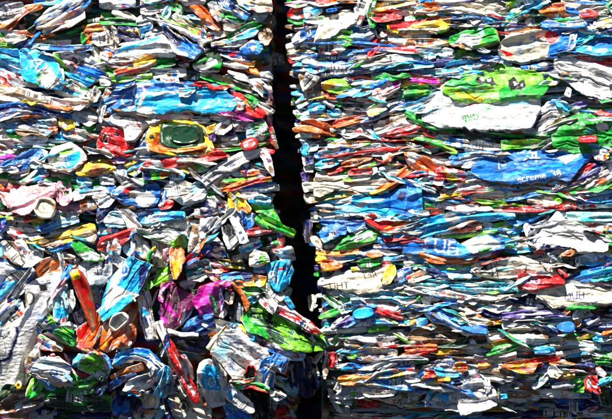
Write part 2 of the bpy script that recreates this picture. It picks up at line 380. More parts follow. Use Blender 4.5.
# ------------------------------------------------------------------ the traced cartons; shaded sides, hollows, creases and glare are painted in
DATA = """
T 0 0
0,20 60,8 130,25 140,55 100,85 60,110 0,100|2|WS|white carton with dark blue ring print|l N 8 0,42 25,28 60,38 66,58 30,70 5,62;l N 5 20,50 40,48
150,40 250,30 240,55 180,65 100,140 70,180 0,155 0,138 60,148 120,105|5|OR|orange torn strip bending upwards
110,60 150,45 130,90 80,130 20,140 0,125 60,110|1|WS|crumpled white flap with grey creases
180,30 330,40 300,100 230,110 180,100|-2|DG|dark green folded carton
215,150 300,60 420,0 540,0 500,60 380,140 300,165|5|BWAB|blue and white carton in long diagonal pleats|l W 14 330,60 430,5;l W 10 390,120 500,20;l W 6 280,120 330,90
265,200 300,160 420,80 495,55 505,110 440,160 340,190|4|WC|white rolled carton slanting upward
270,215 480,150 470,190 390,230 290,245|1|DG|green carton edge under a white roll
215,0 400,-10 380,15 290,30 230,25|2|bB|thin bright blue sliver
150,110 230,95 240,140 200,190 150,160|0|DW|small dark green scrap with white rim
0,165 60,180 150,195 150,225 60,260 0,240|3|CWT|cream flattened carton with brown creases
60,200 160,180 160,235 90,265 50,250|2|CS|small cream crumpled corner
115,260 190,240 225,190 240,200 190,260 170,300 125,310|6|NB|dark navy twisted stick of carton
190,240 260,225 280,260 230,275|1|C|small cream scrap
270,240 330,230 340,265 280,270|1|CG|small cream scrap with green edge
340,245 420,245 410,270 360,275|1|CR|small cream scrap with pink spots|e 380 258 18 10 P
200,265 350,280 540,270 540,300 400,300 280,300|4|BA|long thin blue sliver
510,80 611,80 640,130 500,150|-1|DG|dark green crushed panel
500,160 570,145 640,150 640,175 520,190|2|OYC|yellow orange folded band
490,200 560,190 570,250 520,280 490,250|3|GCO|green cream and orange carton end|p O 525,215 560,200 560,245 530,250
560,190 660,170 680,260 600,280 560,250|3|CSK|cream carton with deep black creases
-20,300 100,300 135,330 135,400 60,400 -20,370|4|bB|sky blue carton end with white fringe print|l W 5 10,310 20,340;l W 5 25,308 35,336;l W 5 40,312 50,336
-20,370 60,395 140,420 170,500 60,470 -20,440|3|bW|bright blue lower fold of a carton
130,305 200,290 280,325 340,370 390,480 370,530 250,520 150,470|7|b|sky blue bent carton with white letters|t W 75 245 395 -62 LAIT;p W 250,470 330,440 360,500 260,510
330,325 500,310 545,340 620,400 640,470 460,500 400,419|4|W|white and lime carton with violet blue stripe|p g 330,325 365,330 450,500 380,470;p B 475,385 640,430 600,480 455,425
520,350 640,370 710,420 660,445 600,410|3|gG|lime green curved edge
545,270 640,285 700,340 640,380 560,340|2|CW|cream rounded flap with wavy rim
T 102 0
0,-10 180,-10 190,30 130,55 0,45|4|ABS|pale blue carton with grey smudged print|n W 30
0,80 50,85 60,115 0,112|1|GO|small green and orange scrap
70,75 150,70 200,110 190,130 110,115|3|CW|cream pinched flap
0,115 80,110 200,120 200,150 120,150 0,145|2|GD|long green wavy strip
235,5 330,5 370,40 350,75 300,90 240,85|4|W|white carton corner with green stripes|p G 250,0 340,10 365,40 320,55;p W 290,15 310,12 335,40 320,45
350,60 400,30 410,80 390,110 350,95|3|AgW|pale aqua scrap with lime corner
410,20 470,40 480,80 420,60|2|GW|small green and white folded corner
370,-10 460,-10 440,25 390,20|1|O|orange carton tip
480,0 611,0 600,25 500,30|0|WSP|grey white crushed edge
530,50 600,40 690,120 705,180 620,170 590,100|5|O|bright red orange carton wedge
400,120 450,90 560,110 611,150 620,240 600,270 540,230 470,190 420,160|4|CW|large cream carton with a fine brown line|l T 4 450,100 460,140 500,170 540,160
340,110 380,120 420,190 520,250 611,290 560,350 460,330 430,300 410,230 350,150|7|NBN|dark blue glossy carton sagging in a curve
215,120 240,100 300,95 300,140 260,155 215,150|4|WS|pale grey carton tip
300,90 330,95 365,155 345,160|5|KW|narrow black and white wedge
110,160 200,150 222,180 232,240 150,245 100,210|5|N|navy carton with yellow scrollwork|l Y 8 118,180 145,195 165,178 195,200 212,175;l Y 8 205,165 225,200 232,235;l W 7 130,215 190,220
215,155 300,150 300,190 240,230|4|BbW|blue and white checked carton end
0,170 60,150 90,165 110,240 80,290 20,260|4|CSK|grey cream carton with a black fold|l K 9 50,180 60,230 95,270;l K 5 20,190 25,240
90,300 240,250 350,215 400,260 440,330 330,345 200,350 90,330|6|W|white carton with pale blue band and blue letters|p b 95,300 240,255 350,218 358,235 240,278 98,322;t b 24 290 288 16 demi;l b 5 150,315 200,305;l b 4 220,320 240,315
0,255 60,270 100,330 240,350 160,380 60,385 0,350|5|CWS|cream carton with scalloped lower edge
290,165 350,170 400,215 340,215 260,245|4|WS|crinkled silver white scrap
80,435 160,380 290,340 320,350 300,400 250,430 100,445|6|OYO|orange and yellow carton shaped like a slice|p Y 150,395 290,342 315,352 290,375 160,415;p R 80,430 250,410 290,400 250,432 100,446
300,350 420,345 430,390 340,410 300,400|3|GD|dark leaf green lump
430,330 490,345 520,390 460,390|3|WR|white scrap with red flash
300,405 400,400 420,430 330,440|2|W|small plain white flap
620,290 670,310 710,345 705,419 612,419 560,390|5|DGD|dark green crinkled foil
T 204 0
30,25 70,10 110,40 115,90 90,130 50,90|5|SW|silver white narrow carton with black edges
80,0 140,-5 200,50 270,90 250,120 190,90 140,50 100,30|4|BN|blue carton tongue pointing down
210,-10 390,-10 400,60 340,75 270,60 230,30|5|CWS|cream grey flap hanging beside the gap
300,80 400,70 390,110 320,135 300,110|4|WSK|crushed white and black end by the gap
110,60 160,70 250,130 180,150 110,130 90,110|4|WG|white carton with dark green lines|l D 7 110,120 150,70;l D 6 130,140 190,95
120,150 200,140 220,170 170,190 130,180|3|C|small round cream lump
150,210 280,140 340,150 320,170 220,210 160,240|4|GD|green strip rising towards the gap
170,240 270,180 320,180 300,215 220,240|5|AbW|pale aqua ribbon
320,180 390,170 410,220 380,270 340,250|4|TC|tan curled end by the gap
220,300 290,250 330,260 350,290 330,320 250,325|7|B|royal blue carton end with white corner|p b 310,265 340,280 335,315 315,300;l N 4 260,270 285,322
0,180 100,185 150,200 60,240 0,265|4|CWG|cream flattened carton with green edge
60,260 220,225 250,250 200,280 60,280|4|WSV|white and mauve striped layers
80,290 200,270 230,310 120,310|4|NK|navy black pressed fold
110,330 240,315 280,360 240,375 150,350|4|BRW|blue carton edge with red flecks
170,365 300,370 290,400 200,395|3|OYT|orange brown crushed edge
100,385 170,370 260,405 200,410|3|WC|thin cream leaf
340,340 420,305 470,330 475,370 400,385 350,380|-4|SK|dark grey round can wedged in the gap|l K 4 350,345 460,340
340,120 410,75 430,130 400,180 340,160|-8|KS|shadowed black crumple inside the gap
T 0 70
-10,20 60,30 80,95 40,105 -10,95|4|R|red carton corner with white patch|p W -5,55 25,68 20,95 -5,95
30,15 100,20 150,55 250,80 260,100 150,95 90,95|4|STK|grey brown shredded carton
230,30 300,0 320,40 330,90 270,85|6|CW|white tapered carton tip
320,0 380,0 390,50 370,90 340,85|6|W|white and blue carton end|p b 320,0 380,0 350,70 335,60
400,20 500,40 560,70 520,100 440,60|4|bB|sky blue wavy strip
390,60 450,60 540,130 500,150 420,110|5|WS|white slanted carton with grey edges
330,110 420,100 490,130 520,170 430,175 360,150|3|AbS|lumpy pale blue carton|n S 8
-10,100 150,110 260,150 400,190 540,165 510,210 390,240 260,210 150,190 -10,180|8|OCTO|long orange and cream carton sagging in the middle|p C -10,100 110,115 85,148 -10,150;p C 180,160 290,180 280,205 180,185
-10,190 150,195 140,220 -10,228|4|WS|white leaf under the long orange carton
-10,230 100,200 250,210 380,250 430,295 300,275 200,275 100,270 60,295 -10,295|6|BN|deep blue wavy carton|e 160 250 48 18 S;l W 4 10,255 40,262
100,290 180,270 330,290 340,340 270,400 150,370 100,320|5|SA|silver carton covered in fine dark lines|l K 2 120,300 240,370;l K 2 140,290 260,350;l K 2 110,340 220,290;l K 2 150,370 280,300;l K 2 200,385 310,310;l A 16 290,310 310,350
-10,300 90,285 115,335 60,370 -10,360|4|bAW|sky blue crumple with white streaks
360,295 440,300 450,340 400,360 365,335|5|YT|mustard yellow crushed knob
500,345 570,320 570,360 520,375|4|G|green triangular scrap
470,260 570,250 580,310 540,340 480,310|4|WS|white folded scrap with grey shading print
380,345 500,360 540,410 470,425 400,400|4|SWK|grey crinkled sheet
300,350 345,345 345,375 310,385|6|O|small orange corner
-10,350 60,370 50,400 -10,425|3|CW|cream carton corner at the edge
60,380 180,380 280,400 260,430 80,430|4|WCG|white carton with green ring|l G 6 195,410 200,380 225,380 230,405
330,370 400,380 420,419 340,419|3|bA|pale blue scrap
525,150 580,105 605,140 590,190 550,195|9|SC|crumpled silver spout|e 575 150 10 14 K;e 555 170 7 8 K
590,240 640,120 665,140 640,200 610,320|6|WS|white curled carton edge standing upright
430,270 475,240 470,330 440,330|3|AW|small pale striped scrap
T 102 70
60,40 170,10 290,30 260,60 160,75 80,65|5|g|lime green flattened carton
0,40 60,60 130,80 110,95 0,92|4|W|plain white wedge
300,0 490,-5 495,40 370,45 300,60|3|CSW|cream grey layered edge
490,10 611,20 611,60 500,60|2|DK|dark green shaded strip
360,50 450,50 460,100 380,95|5|W|small white box with rosy print|p P 385,60 435,62 435,85 390,80
455,60 560,80 640,110 520,125 450,100|4|NB|navy blue bent strip
0,200 70,140 160,75 330,70 470,100 500,140 250,140 230,210 200,260 90,260 30,240|7|B|big blue carton with turned white letters|t W 80 225 130 65 O;t W 75 150 185 65 C;l W 14 165,90 310,92;l W 10 165,225 210,215
215,230 250,140 480,125 620,110 680,100 760,160 800,190 760,240 600,255 480,240 340,270 250,260|8|b|long bright cyan and white carton with yellow script|p W 215,235 240,138 500,128 500,146 270,158 240,215 315,240 335,275 220,275;p b 305,245 340,190 460,150 430,215 340,255;l B 3 305,245 340,190 460,150;t Y 26 480 205 10 bio;p A 560,140 605,135 605,175 565,180;l W 4 565,150 600,148;l W 4 565,160 600,158;e 700 180 6 8 W
470,115 560,120 520,170 470,160|10|WK|black and white crinkled tip
50,300 110,250 200,280 320,270 335,310 250,340 200,425 150,425 140,350|7|W|white carton with red stripe marks|l R 5 105,315 150,322;l R 9 170,320 190,328;l R 9 205,300 232,340;l R 7 240,285 260,300;l R 7 262,280 280,292;l K 3 145,350 175,310;l T 5 110,300 130,275
-15,420 30,340 140,350 180,440 195,500 100,515 -10,490|9|R|bright red folded carton with round white emblem|e 25 412 20 30 W;e 25 412 15 24 K;l W 4 15,425 35,400
185,425 215,345 290,315 285,440 200,500|6|NKV|dark plum folded side
280,400 300,330 340,285 430,280 530,305 600,330 640,420 665,500 560,512 400,505 300,480|5|YO|torn yellow carton around a green tub|e 305 405 16 14 K;l K 4 320,480 450,500
330,320 380,308 480,332 560,318 604,350 612,420 580,472 400,484 345,440|5.5|D|dark green glossy tub inside the yellow carton
400,405 415,350 470,322 545,328 592,370 585,425 525,455 440,450|7.5|D|dark green round lid on the tub
540,290 611,270 640,310 560,320|4|WK|black and white zebra striped sliver|l K 5 545,295 610,285;l K 5 550,308 615,300
340,262 500,240 540,280 460,300 350,285|5|WP|white and pink layered edge|l R 5 440,262 520,258
T 204 70
0,20 120,40 280,105 275,130 200,120 60,70 0,50|5|DTG|long dark green carton with olive face|p T 30,28 120,48 260,105 240,112 100,68
150,10 240,30 265,70 200,55|4|W|white leaf below the orange edge
250,-5 310,-5 330,30 270,15|4|OY|orange yellow tip
340,20 390,10 410,50 380,65 345,50|5|W|bright white knob by the gap
270,65 370,55 400,110 405,180 370,170 330,130 280,100|6|WSK|crumpled white end with black holes|e 340 100 20 16 T;e 355 90 8 8 K
230,150 320,145 330,190 300,225 270,190|4|DG|dark green pocket
160,145 230,150 270,200 370,260 350,282 270,270 225,210|7|OR|orange torn rim around a green pocket
150,215 200,175 240,195 235,238 170,238|9|WS|white crumpled spout|e 215 215 12 9 T
330,200 380,210 420,250 380,270 340,240|6|WC|cream white tip by the gap
100,265 200,250 250,265 290,305 200,300 150,285|8|M|hot magenta carton tongue|p P 100,265 200,256 150,285
0,260 100,265 200,300 100,305 0,285|4|WSK|white and black layered strip
80,330 150,295 165,350 130,390 70,380|6|CKW|cream crumpled ring|e 120 340 20 16 K;e 122 342 12 9 T
170,310 260,310 270,360 190,370|5|SKW|grey crinkled scrap
110,380 180,370 200,425 110,425|4|SN|steel grey folded scrap
270,330 360,310 390,380 340,425 260,405|6|AWG|pale aqua scrap with green specks|n G 7
345,285 380,270 420,380 440,470 400,425|3|RT|rust red strip hanging beside the gap
20,350 70,330 80,360 30,380|5|Y|small mustard scrap
30,395 80,345 70,425 40,425|5|V|small violet scrap
215,440 270,400 320,410 330,450 290,490 230,480|9|R|glossy red bulge
T 306 0
-10,60 40,30 80,35 95,70 50,100 0,110|4|AbW|pale aqua rounded carton end
70,10 130,0 130,20 80,28|5|R|small red flash on the top edge
-10,-5 60,-5 60,30 0,40|2|WP|white and pink crushed edge
190,-5 290,-5 270,15 190,18|4|R|red strip at the top edge
115,60 180,48 195,70 120,85|6|B|short royal blue stub
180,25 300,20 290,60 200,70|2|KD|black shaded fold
0,110 90,105 115,130 60,150 0,130|4|GWb|green and white rounded scrap
-10,150 20,140 30,165 -10,180|4|R|tiny red scrap
-20,180 60,170 80,210 20,240 -30,230|5|BN|royal blue crushed scrap at the gap corner
290,50 320,0 390,-10 380,40 350,110 320,150 300,145|6|CTW|grey cream carton flap standing on edge
90,130 200,90 290,70 310,110 290,150 180,200 60,250 80,200|7|CWW|big cream carton with embossed letters|t S 34 205 160 22 LAIT
-20,240 60,215 110,225 40,260 -20,280|4|WTC|white and brown pinched edge
-20,270 60,260 70,290 10,310|3|TCK|brown crushed edge
395,0 420,0 400,100 420,150 390,170 365,90|8|GD|green ribbon standing upright
395,70 410,40 430,25 520,0 620,-5 620,30 480,60|4|YW|yellow and white carton with red print|p R 420,0 460,-5 450,30
395,100 420,75 480,60 520,90 550,110 480,130 430,135|7|R|red pointed carton with yellow edge|l Y 9 395,95 430,70 470,58
480,50 610,30 680,50 700,80 620,95 540,90|3|WC|white carton with small green and red dots|e 560 55 14 7 G;e 600 45 8 5 R;e 640 65 8 6 G
490,155 540,135 700,120 840,80 860,110 840,170 700,200 500,185|6|Y|red and yellow tapered carton with faint lettering|p R 490,150 540,130 700,120 800,100 800,118 650,150 560,190 500,180;t W 26 680 178 10 amandes;p O 640,225 790,175 860,190 800,230 650,250
440,215 490,190 620,195 640,270 540,280 450,265|5|OTC|orange brown carton with pale blue wave|l A 9 450,255 480,225 540,235 600,235;l A 7 530,265 560,250 590,262;l K 4 450,265 480,235
370,300 400,250 430,245 440,280 400,330 370,345|6|R|red crushed corner
430,285 620,280 640,310 440,315|6|RP|long red carton edge
320,250 380,240 390,270 360,340 310,300|3|TKR|dark brown torn wedge
150,215 200,195 270,185 280,260 240,280 180,250|7|gG|lime green leaf printed carton|p W 200,200 230,195 225,215 205,225
75,290 120,240 160,230 230,290 220,310 150,330 90,320|6|WS|white carton with sketched grey marks|l K 4 110,265 150,262 120,255;l K 4 90,300 140,315
150,330 220,280 240,290 200,320|7|R|thin red curved edge
200,320 230,300 290,300 290,320 220,340|5|bWA|pale cyan curved scrap
280,180 340,175 420,190 400,230 300,260 270,240|4|BWA|blue and white speckled crush|n W 7
420,160 470,170 480,215 430,235 410,200|6|KTW|black and tan crumpled corner
440,150 520,140 500,170 470,175|3|GW|green and white sliver
0,330 200,320 330,340 340,360 200,390 60,370|5|BbA|blue flattened carton with pale sheen
30,400 200,365 360,350 400,360 390,385 420,420 200,440 60,435|7|BbN|long royal blue pressed carton|t A 22 190 395 6 lait
330,390 400,350 540,330 620,345 640,385 500,395 400,420|8|WSA|silver white carton with grey dotted print|n S 6
400,400 560,370 700,380 720,400 600,420 420,425|7|bAB|pale blue curved carton below a silver one
-20,370 30,360 90,385 130,410 60,440 -10,420|6|WSb|white crumpled end at the gap
T 408 0
-10,-5 90,-5 70,30 10,35|5|OR|orange red carton corner
60,50 100,0 180,-5 340,-5 440,50 450,90 380,85 240,75 140,85 50,70|6|C|cream and orange carton with pale face|p O 90,15 150,0 200,75 140,82 80,72;l R 4 140,25 205,75
340,-5 500,-5 470,20 400,25|3|TC|brown edge at the top
410,50 480,25 600,40 560,80 480,95 430,90|4|STC|grey brown shadowed panel
470,-5 620,-5 620,15 520,25|2|CW|cream top layer
0,80 60,65 160,90 150,120 50,135 0,120|4|WG|white carton with green ring|l G 6 20,105 40,85 60,95;l G 5 0,95 20,85
165,90 260,85 250,115 170,120|5|CO|small cream and tan scrap
250,100 300,85 390,110 380,150 320,195 280,150|5|CTK|tan carton with black folds|l K 5 290,150 320,190 350,160;l T 5 300,110 370,130
370,130 430,85 445,100 420,135 390,150|6|WC|small white folded corner
450,100 530,105 560,110 540,140 470,140|5|Bb|small blue shard
540,100 620,75 640,130 580,150 545,130|4|GgD|bright green crumple
-10,240 60,235 210,245 210,275 60,280 -10,270|5|OTC|brown and cream streaked edge
260,225 330,200 440,150 510,180 530,250 430,290 330,285 250,262|8|Gg|green carton with grey barcode patch|p W 280,255 320,205 445,215 420,280 380,290;l S 7 318,215 305,268;l S 5 335,213 325,275;l S 8 355,215 345,278;l S 5 375,218 365,280;l S 7 395,220 385,282;l S 4 415,222 405,284;p A 410,155 440,165 450,210 430,200
270,320 330,290 440,310 450,340 330,365 270,350|6|GgD|green crinkled lower edge
180,320 220,295 270,310 275,345 210,355|6|WSA|silver white dimpled scrap
120,310 190,285 200,310 150,345|5|AbW|pale blue shard
-10,310 120,320 140,345 60,370 -10,360|5|SAW|pale grey blue layered carton
75,375 200,350 250,365 180,400 90,400|6|VNW|mauve blue carton edge
-10,365 60,360 50,400 -10,400|4|BV|small blue violet scrap
250,375 380,360 470,350 500,365 440,400 340,440 200,440|7|bB|bright blue carton with pale streaks|l A 5 280,390 420,370
400,410 480,390 600,410 560,440 420,440|3|GgW|green carton edge under a white flap
460,385 520,370 600,385 590,410 490,410|4|W|white flap with dark rim
T 510 0
-20,20 30,0 160,-5 170,50 100,60 40,110 -20,150 -20,80|5|gGY|lime green carton with pale picture|n W 22
40,140 60,80 130,60 150,70 210,100 170,150 140,160 130,120 90,110|8|D|dark green folded carton around a white tip
85,150 100,105 130,100 140,160|7|W|white folded tip inside dark green
185,60 260,30 300,25 315,85 200,85|7|O|bright orange folded flap
200,95 300,85 400,100 390,120 220,120|6|O|long orange layer
420,90 480,68 510,85 500,110 440,110|7|R|small red pinched corner
450,130 500,100 510,150 480,160|6|NBW|small navy and white scrap
310,-10 560,-10 620,60 560,80 420,85 320,60|4|CW|large pale cream panel with faint lines|l S 2 330,20 540,10;l S 2 340,40 560,30
560,20 640,-5 640,70 600,80 580,50|6|GWD|green sprig print on white carton
500,110 640,80 660,150 560,170 500,160|5|CW|cream panel with yellow spot|e 575 128 22 12 Y
410,150 500,140 510,190 440,180|5|CTW|small tan crumple
-10,170 60,150 180,165 170,195 60,205 -10,215|5|ASW|pale blue grey layered edge
-70,300 0,220 130,195 210,185 330,160 390,150 360,300 200,345 60,365 -40,350|9|C|cream carton with blue lettering and round red seal|p B 205,150 250,125 420,130 420,180 360,300 290,320 210,345 235,270 285,250 270,190;e 240 222 40 40 R;l P 4 215,225 240,210 262,235;t B 56 118 245 82 La;t B 34 48 285 82 laitier;p R -70,300 -20,305 15,335 -30,335
200,150 240,128 310,150 400,130 420,160 330,185 230,185|10|B|royal blue folded upper edge
345,290 350,220 385,215 375,290|11|W|white notch beside royal blue
385,290 390,200 430,175 500,200 560,190 620,160 640,150 650,330 520,340 440,325 400,310|8|b|bright blue carton with a black crease|p B 460,260 650,200 650,300 500,290;l K 7 390,280 470,250 560,230 650,185;e 468 298 14 14 W
405,330 500,330 640,350 640,390 540,390 460,360|7|R|red folded band
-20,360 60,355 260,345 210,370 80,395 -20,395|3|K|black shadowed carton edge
80,395 190,375 250,390 200,420 90,420|5|NBW|navy and white layered edge
270,360 380,330 460,360 540,400 660,400 660,480 620,580 560,600 440,570 350,500 290,450 270,420|7|W|big crumpled white carton with grey folds|l K 4 300,440 340,480 400,480 420,450 380,430;l T 4 430,560 560,540 640,520;l S 8 460,500 560,520;l T 3 280,460 340,520
T 306 70
0,20 40,40 80,50 40,100 -10,120|8|W|white carton end pointing to the gap
40,20 200,0 460,-10 300,30 160,40 50,50|6|NBW|navy striped pressed edge
100,80 160,65 220,60 330,80 400,75 380,110 260,140 160,140 110,110|6|gYO|lime and yellow carton with orange rim|l R 8 120,125 180,160 280,155;p Y 100,80 150,70 140,120 110,110;p W 170,95 215,85 205,110 180,115
220,70 280,40 340,40 410,65 380,90 290,85|5|RPO|coral red curled layer
300,165 380,125 430,85 510,50 560,60 550,110 460,185 400,175|8|W|white carton with pink barcode patch|p M 500,60 550,48 565,90 530,115;l R 4 420,130 445,175;l R 3 432,125 458,168;l R 5 445,115 472,160;l R 3 458,105 485,152;l R 4 470,98 497,143;l R 3 482,92 508,135;p P 320,165 390,130 400,150 350,170
555,70 600,80 640,100 600,120 560,105|6|YgO|yellow and lime end
390,25 450,15 440,60 400,55|6|WCG|small white scrap with green speck
480,165 540,125 600,120 580,165|5|STW|grey shaded leaf
140,150 300,150 310,170 200,175 150,170|6|RO|thin red folded rim
170,180 260,170 440,185 430,205 250,200|5|WK|white strip with coloured specks|e 250 185 8 5 R;e 285 185 6 5 G;e 310 186 5 4 Y
170,200 220,180 240,210 200,225|6|G|small green scrap
240,200 390,215 380,235 360,250 250,240|6|KSW|dark grey carton with black bars|l K 6 300,215 380,222;l K 6 310,232 370,238
20,150 90,110 140,130 170,200 160,230 60,180|4|STC|grey dented rounded end
-10,120 40,110 30,160 0,180|3|CT|small tan pinched end
15,230 60,195 110,225 90,255 30,275|6|bB|bright blue round lump by the gap
130,250 190,235 210,260 170,280|6|bA|small cyan lump
0,250 30,280 140,270 240,250 250,280 120,300 0,300|4|AWS|pale grey blue crush
180,330 200,295 340,270 350,285 290,320 200,340|6|OR|orange red folded tongue
-10,310 50,300 140,340 160,385 60,380 -20,360|7|O|orange crumpled carton at the gap
180,350 280,325 400,340 430,400 300,400 200,380|5|WC|white carton with a small green diamond|p G 315,335 345,320 370,335 340,345;l K 4 200,355 400,350
-10,360 60,370 70,400 -10,400|5|WO|small white and orange scrap
380,240 420,205 560,180 640,185 500,215 420,280 390,270|7|WSG|white carton with yellow and blue mark|p Y 385,270 440,250 430,265 395,280;p B 360,290 400,280 410,300 370,305
360,300 440,270 520,220 640,190 640,210 540,240 440,290|6|WbB|pale blue streaked carton|p B 500,270 560,255 570,275 520,290
410,340 480,290 600,270 660,240 700,260 640,340 500,390 430,400|5|WC|large white sheet with grey lines|l S 4 440,350 600,300
505,380 560,360 640,340 720,330 640,375 540,400|8|R|red stripe on a white fold
520,220 640,195 700,180 680,215 580,240|5|bAB|sky blue sloping layer
T 408 70
-10,30 60,20 160,60 140,90 60,85 -10,90|6|OMR|pink and orange carton end|p M 0,50 120,55 150,75 0,85
60,10 200,0 380,-10 340,25 200,40 120,35|5|bA|bright blue long layer with white flecks
-10,110 60,95 120,120 110,150 30,160 -10,160|7|Gg|green rounded carton end
-10,200 60,190 150,150 190,130 130,240 40,250 -10,240|6|bASA|blue and grey carton with white rim|p S 90,190 180,130 120,230 80,230
150,80 260,40 340,20 240,90 200,110|5|AWS|pale grey pleated wedge
205,118 330,25 420,-30 560,-30 700,12 840,28 855,60 800,135 745,178 600,190 440,197 300,180|7.5|gGG|lime green carton with two black and white cows|x .2 0;p K 400,60 430,45 450,70 495,40 510,70 530,95 500,100 460,85 430,95 410,85;p W 425,55 445,50 450,68 432,72;p W 470,62 488,58 492,74 475,78;p K 590,60 625,40 650,70 690,50 700,100 670,130 640,115 610,130 595,100;p W 620,70 640,65 648,90 628,95;p W 665,85 680,82 680,100 668,102;l A 7 230,90 330,115 450,130;p Y 260,130 450,170 440,188 300,165;p D 640,150 700,160 690,170 640,165
85,295 150,195 200,118 330,172 450,182 600,182 765,172 775,220 700,352 560,365 400,352 280,342 170,338|9.3|W|white carton with green upside down Lait ecremé lettering|x .22 0;p R 310,180 445,178 435,205 370,215 300,205;t G 42 372 318 184 Lait;t G 46 410 266 200 écrémé;t G 22 455 232 190 -0,3%;t G 34 195 180 170 31;p A 600,190 720,185 715,215 600,210;p A 590,310 640,290 640,340 580,345;l A 3 130,240 600,225;l A 3 420,350 560,345
0,270 30,260 120,300 190,330 150,350 60,330|9|G|vivid green folded edge
150,360 200,335 330,350 360,370 280,385 170,390|6|DGT|dark green and olive layer
-10,310 60,310 150,345 140,365 60,350 -10,340|6|W|thin white layer
0,345 25,335 40,365 0,370|7|R|tiny red tab
90,370 110,355 160,385 150,405 110,395|7|R|small red fleck
-10,375 100,380 200,410 180,430 -10,420|5|YCO|cream and yellow layer
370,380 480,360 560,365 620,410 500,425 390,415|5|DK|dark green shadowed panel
T 510 70
190,20 215,0 270,-10 290,15 250,50 200,50|6|N|dark navy wedge
250,30 290,10 360,30 420,20 410,60 360,60 310,60|8|WT|white torn fold with black loop|l K 4 330,10 390,20 400,50 350,58
320,150 340,110 360,125 350,165|7|W|white chip on black
280,240 380,205 440,195 430,225 330,245|6|NWV|navy and white leaf
520,180 600,150 640,170 600,190|5|AC|pale teal sliver
510,265 540,245 590,270 560,280|7|R|small red patterned scrap|l W 3 515,265 580,268
380,240 440,235 560,270 640,230 650,270 560,290 440,270|5|WP|white layer with red marks
-40,370 100,290 170,235 220,200 290,180 310,230 350,265 290,290 260,330 250,390 180,395 90,385|6|W|white carton with dark blue rectangle and squiggle|p N 110,350 140,290 195,260 150,345;l N 9 220,295 245,290 262,310 270,280;p A 60,300 110,290 100,350 70,345
250,400 280,330 340,285 430,265 520,285 620,310 660,350 640,440 560,470 430,500 300,480 250,450|9|G|big bright green carton with black outlines|l K 5 360,320 420,345 520,340 580,345;l K 4 500,355 520,400 580,360 610,350;p W 505,320 560,315 580,350 530,370 500,350;l K 6 255,400 290,330 340,290
385,415 420,395 500,395 520,410 500,440 400,440|12|R|glossy red oval tab on a green carton|l P 4 410,415 500,412
560,270 620,250 650,260 640,300 590,300|5|RWP|small red and white carton corner
-10,360 30,355 60,380 0,390|7|OR|small orange red tab
60,390 180,405 250,400 240,430 100,430|5|GgY|green and yellow pressed edge
T 204 0
505,90 540,50 611,55 640,90 560,115|3|WPR|white carton end with rosy flecks at the gap
515,115 600,110 650,130 560,150|2|GWg|green white end at the gap
500,20 600,0 650,20 560,50|2|WCP|pale layered end at the gap
530,240 560,200 611,165 660,190 600,245 540,262|5|BNW|royal blue striped end at the gap
495,270 560,250 640,235 600,290 540,320 500,300|4|WTC|cream folded end at the gap
515,325 580,300 650,320 600,355 540,350|3|CTW|tan crumpled end at the gap
505,350 545,335 560,360 520,380|3|RK|dark red end at the gap
540,385 600,345 660,350 620,400|4|WbS|white pleated end at the gap
T 204 70
570,30 640,60 650,120 590,130|4|CTK|cream crushed end at the gap
550,200 590,160 660,150 640,200 570,230|4|AWb|aqua layered end at the gap
545,250 600,240 650,270 570,295|4|WS|white end at the gap
560,300 640,300 640,320 570,325|3|KN|dark thin end at the gap
545,350 600,330 660,330 640,360 560,365|4|OT|orange end at the gap
560,400 600,365 660,370 640,410|4|WCT|cream lumpy end at the gap
T 204 140
575,-10 640,-10 640,20 590,25|3|WG|white green end at the gap
590,100 650,90 650,140 600,150|3|NBW|navy end at the gap
600,160 650,150 650,190 610,190|3|CW|small cream end at the gap
590,260 660,255 660,300 605,310|3|WTC|pale end at the gap
600,330 660,320 670,370 615,380|3|CTK|tan end at the gap
T 0 140
-20,0 60,5 100,60 60,80 -20,60|4|CW|cream carton with a dark cut
90,35 130,10 250,20 320,35 300,50 180,40 110,55|3|AWG|pale aqua and green layered edge
250,0 420,-10 440,5 330,15|2|bW|thin sky blue rim
-15,95 60,90 100,105 60,135 -15,150|5|PM|pink speckled carton with dark spots|n M 6
-10,170 80,120 200,65 250,60 265,100 180,150 130,185 60,170 -10,190|8|BN|royal blue carton with flying white panel|p W 110,160 150,140 120,165;l b 6 20,165 150,110;p W 180,140 250,110 250,95 200,110
60,215 110,165 180,155 170,200 110,230|5|WC|white wedge under a royal blue carton
190,140 250,115 280,150 240,170 200,165|6|AWS|small pale grey fold
255,60 290,75 270,130 250,120|7|W|narrow white curl
300,110 330,45 420,20 480,60 520,110 480,160 420,190 340,180 310,160|9|W|white carton with green and cyan swirl|l g 14 335,130 360,90 420,70;l G 8 340,100 400,60 440,60;p b 395,150 400,100 480,60 490,110 450,160 420,175;p b 340,160 400,150 400,180 350,180;l A 6 340,170 420,185;l W 8 400,90 420,150
465,190 520,140 620,120 700,180 600,200 490,215|8|YO|golden orange folded carton|l O 6 480,190 600,175
600,160 660,120 690,140 690,180 620,190|6|OPY|orange and violet patterned scrap|e 625 160 14 12 M
410,190 470,165 480,190 440,210|6|BN|small dark blue wedge
320,200 380,180 440,210 500,225 420,240 330,230|5|CTW|cream crinkled edge
40,210 110,225 150,240 230,170 200,235 150,270 80,245|6|GW|green pointed stripes on white
-20,210 40,215 110,255 140,270 60,285 -20,290|5|OCT|orange cream sliding carton|p G 0,205 60,215 50,235 0,225
160,235 240,160 290,185 295,210 240,240 180,255|6|WPb|white carton with soft pink print|e 265 185 16 10 A;e 260 215 14 9 P
230,260 260,230 310,230 305,260 250,275|6|GW|small green and white wedge
320,235 400,220 480,220 470,290 420,290 380,250|5|GD|green carton with torn end
470,230 510,215 555,240 545,275 480,280|7|ASb|steel blue shard
550,240 620,220 640,260 560,280|4|GW|green and white scrap
-20,285 80,275 130,275 60,295 -20,305|6|RO|thin red orange layer
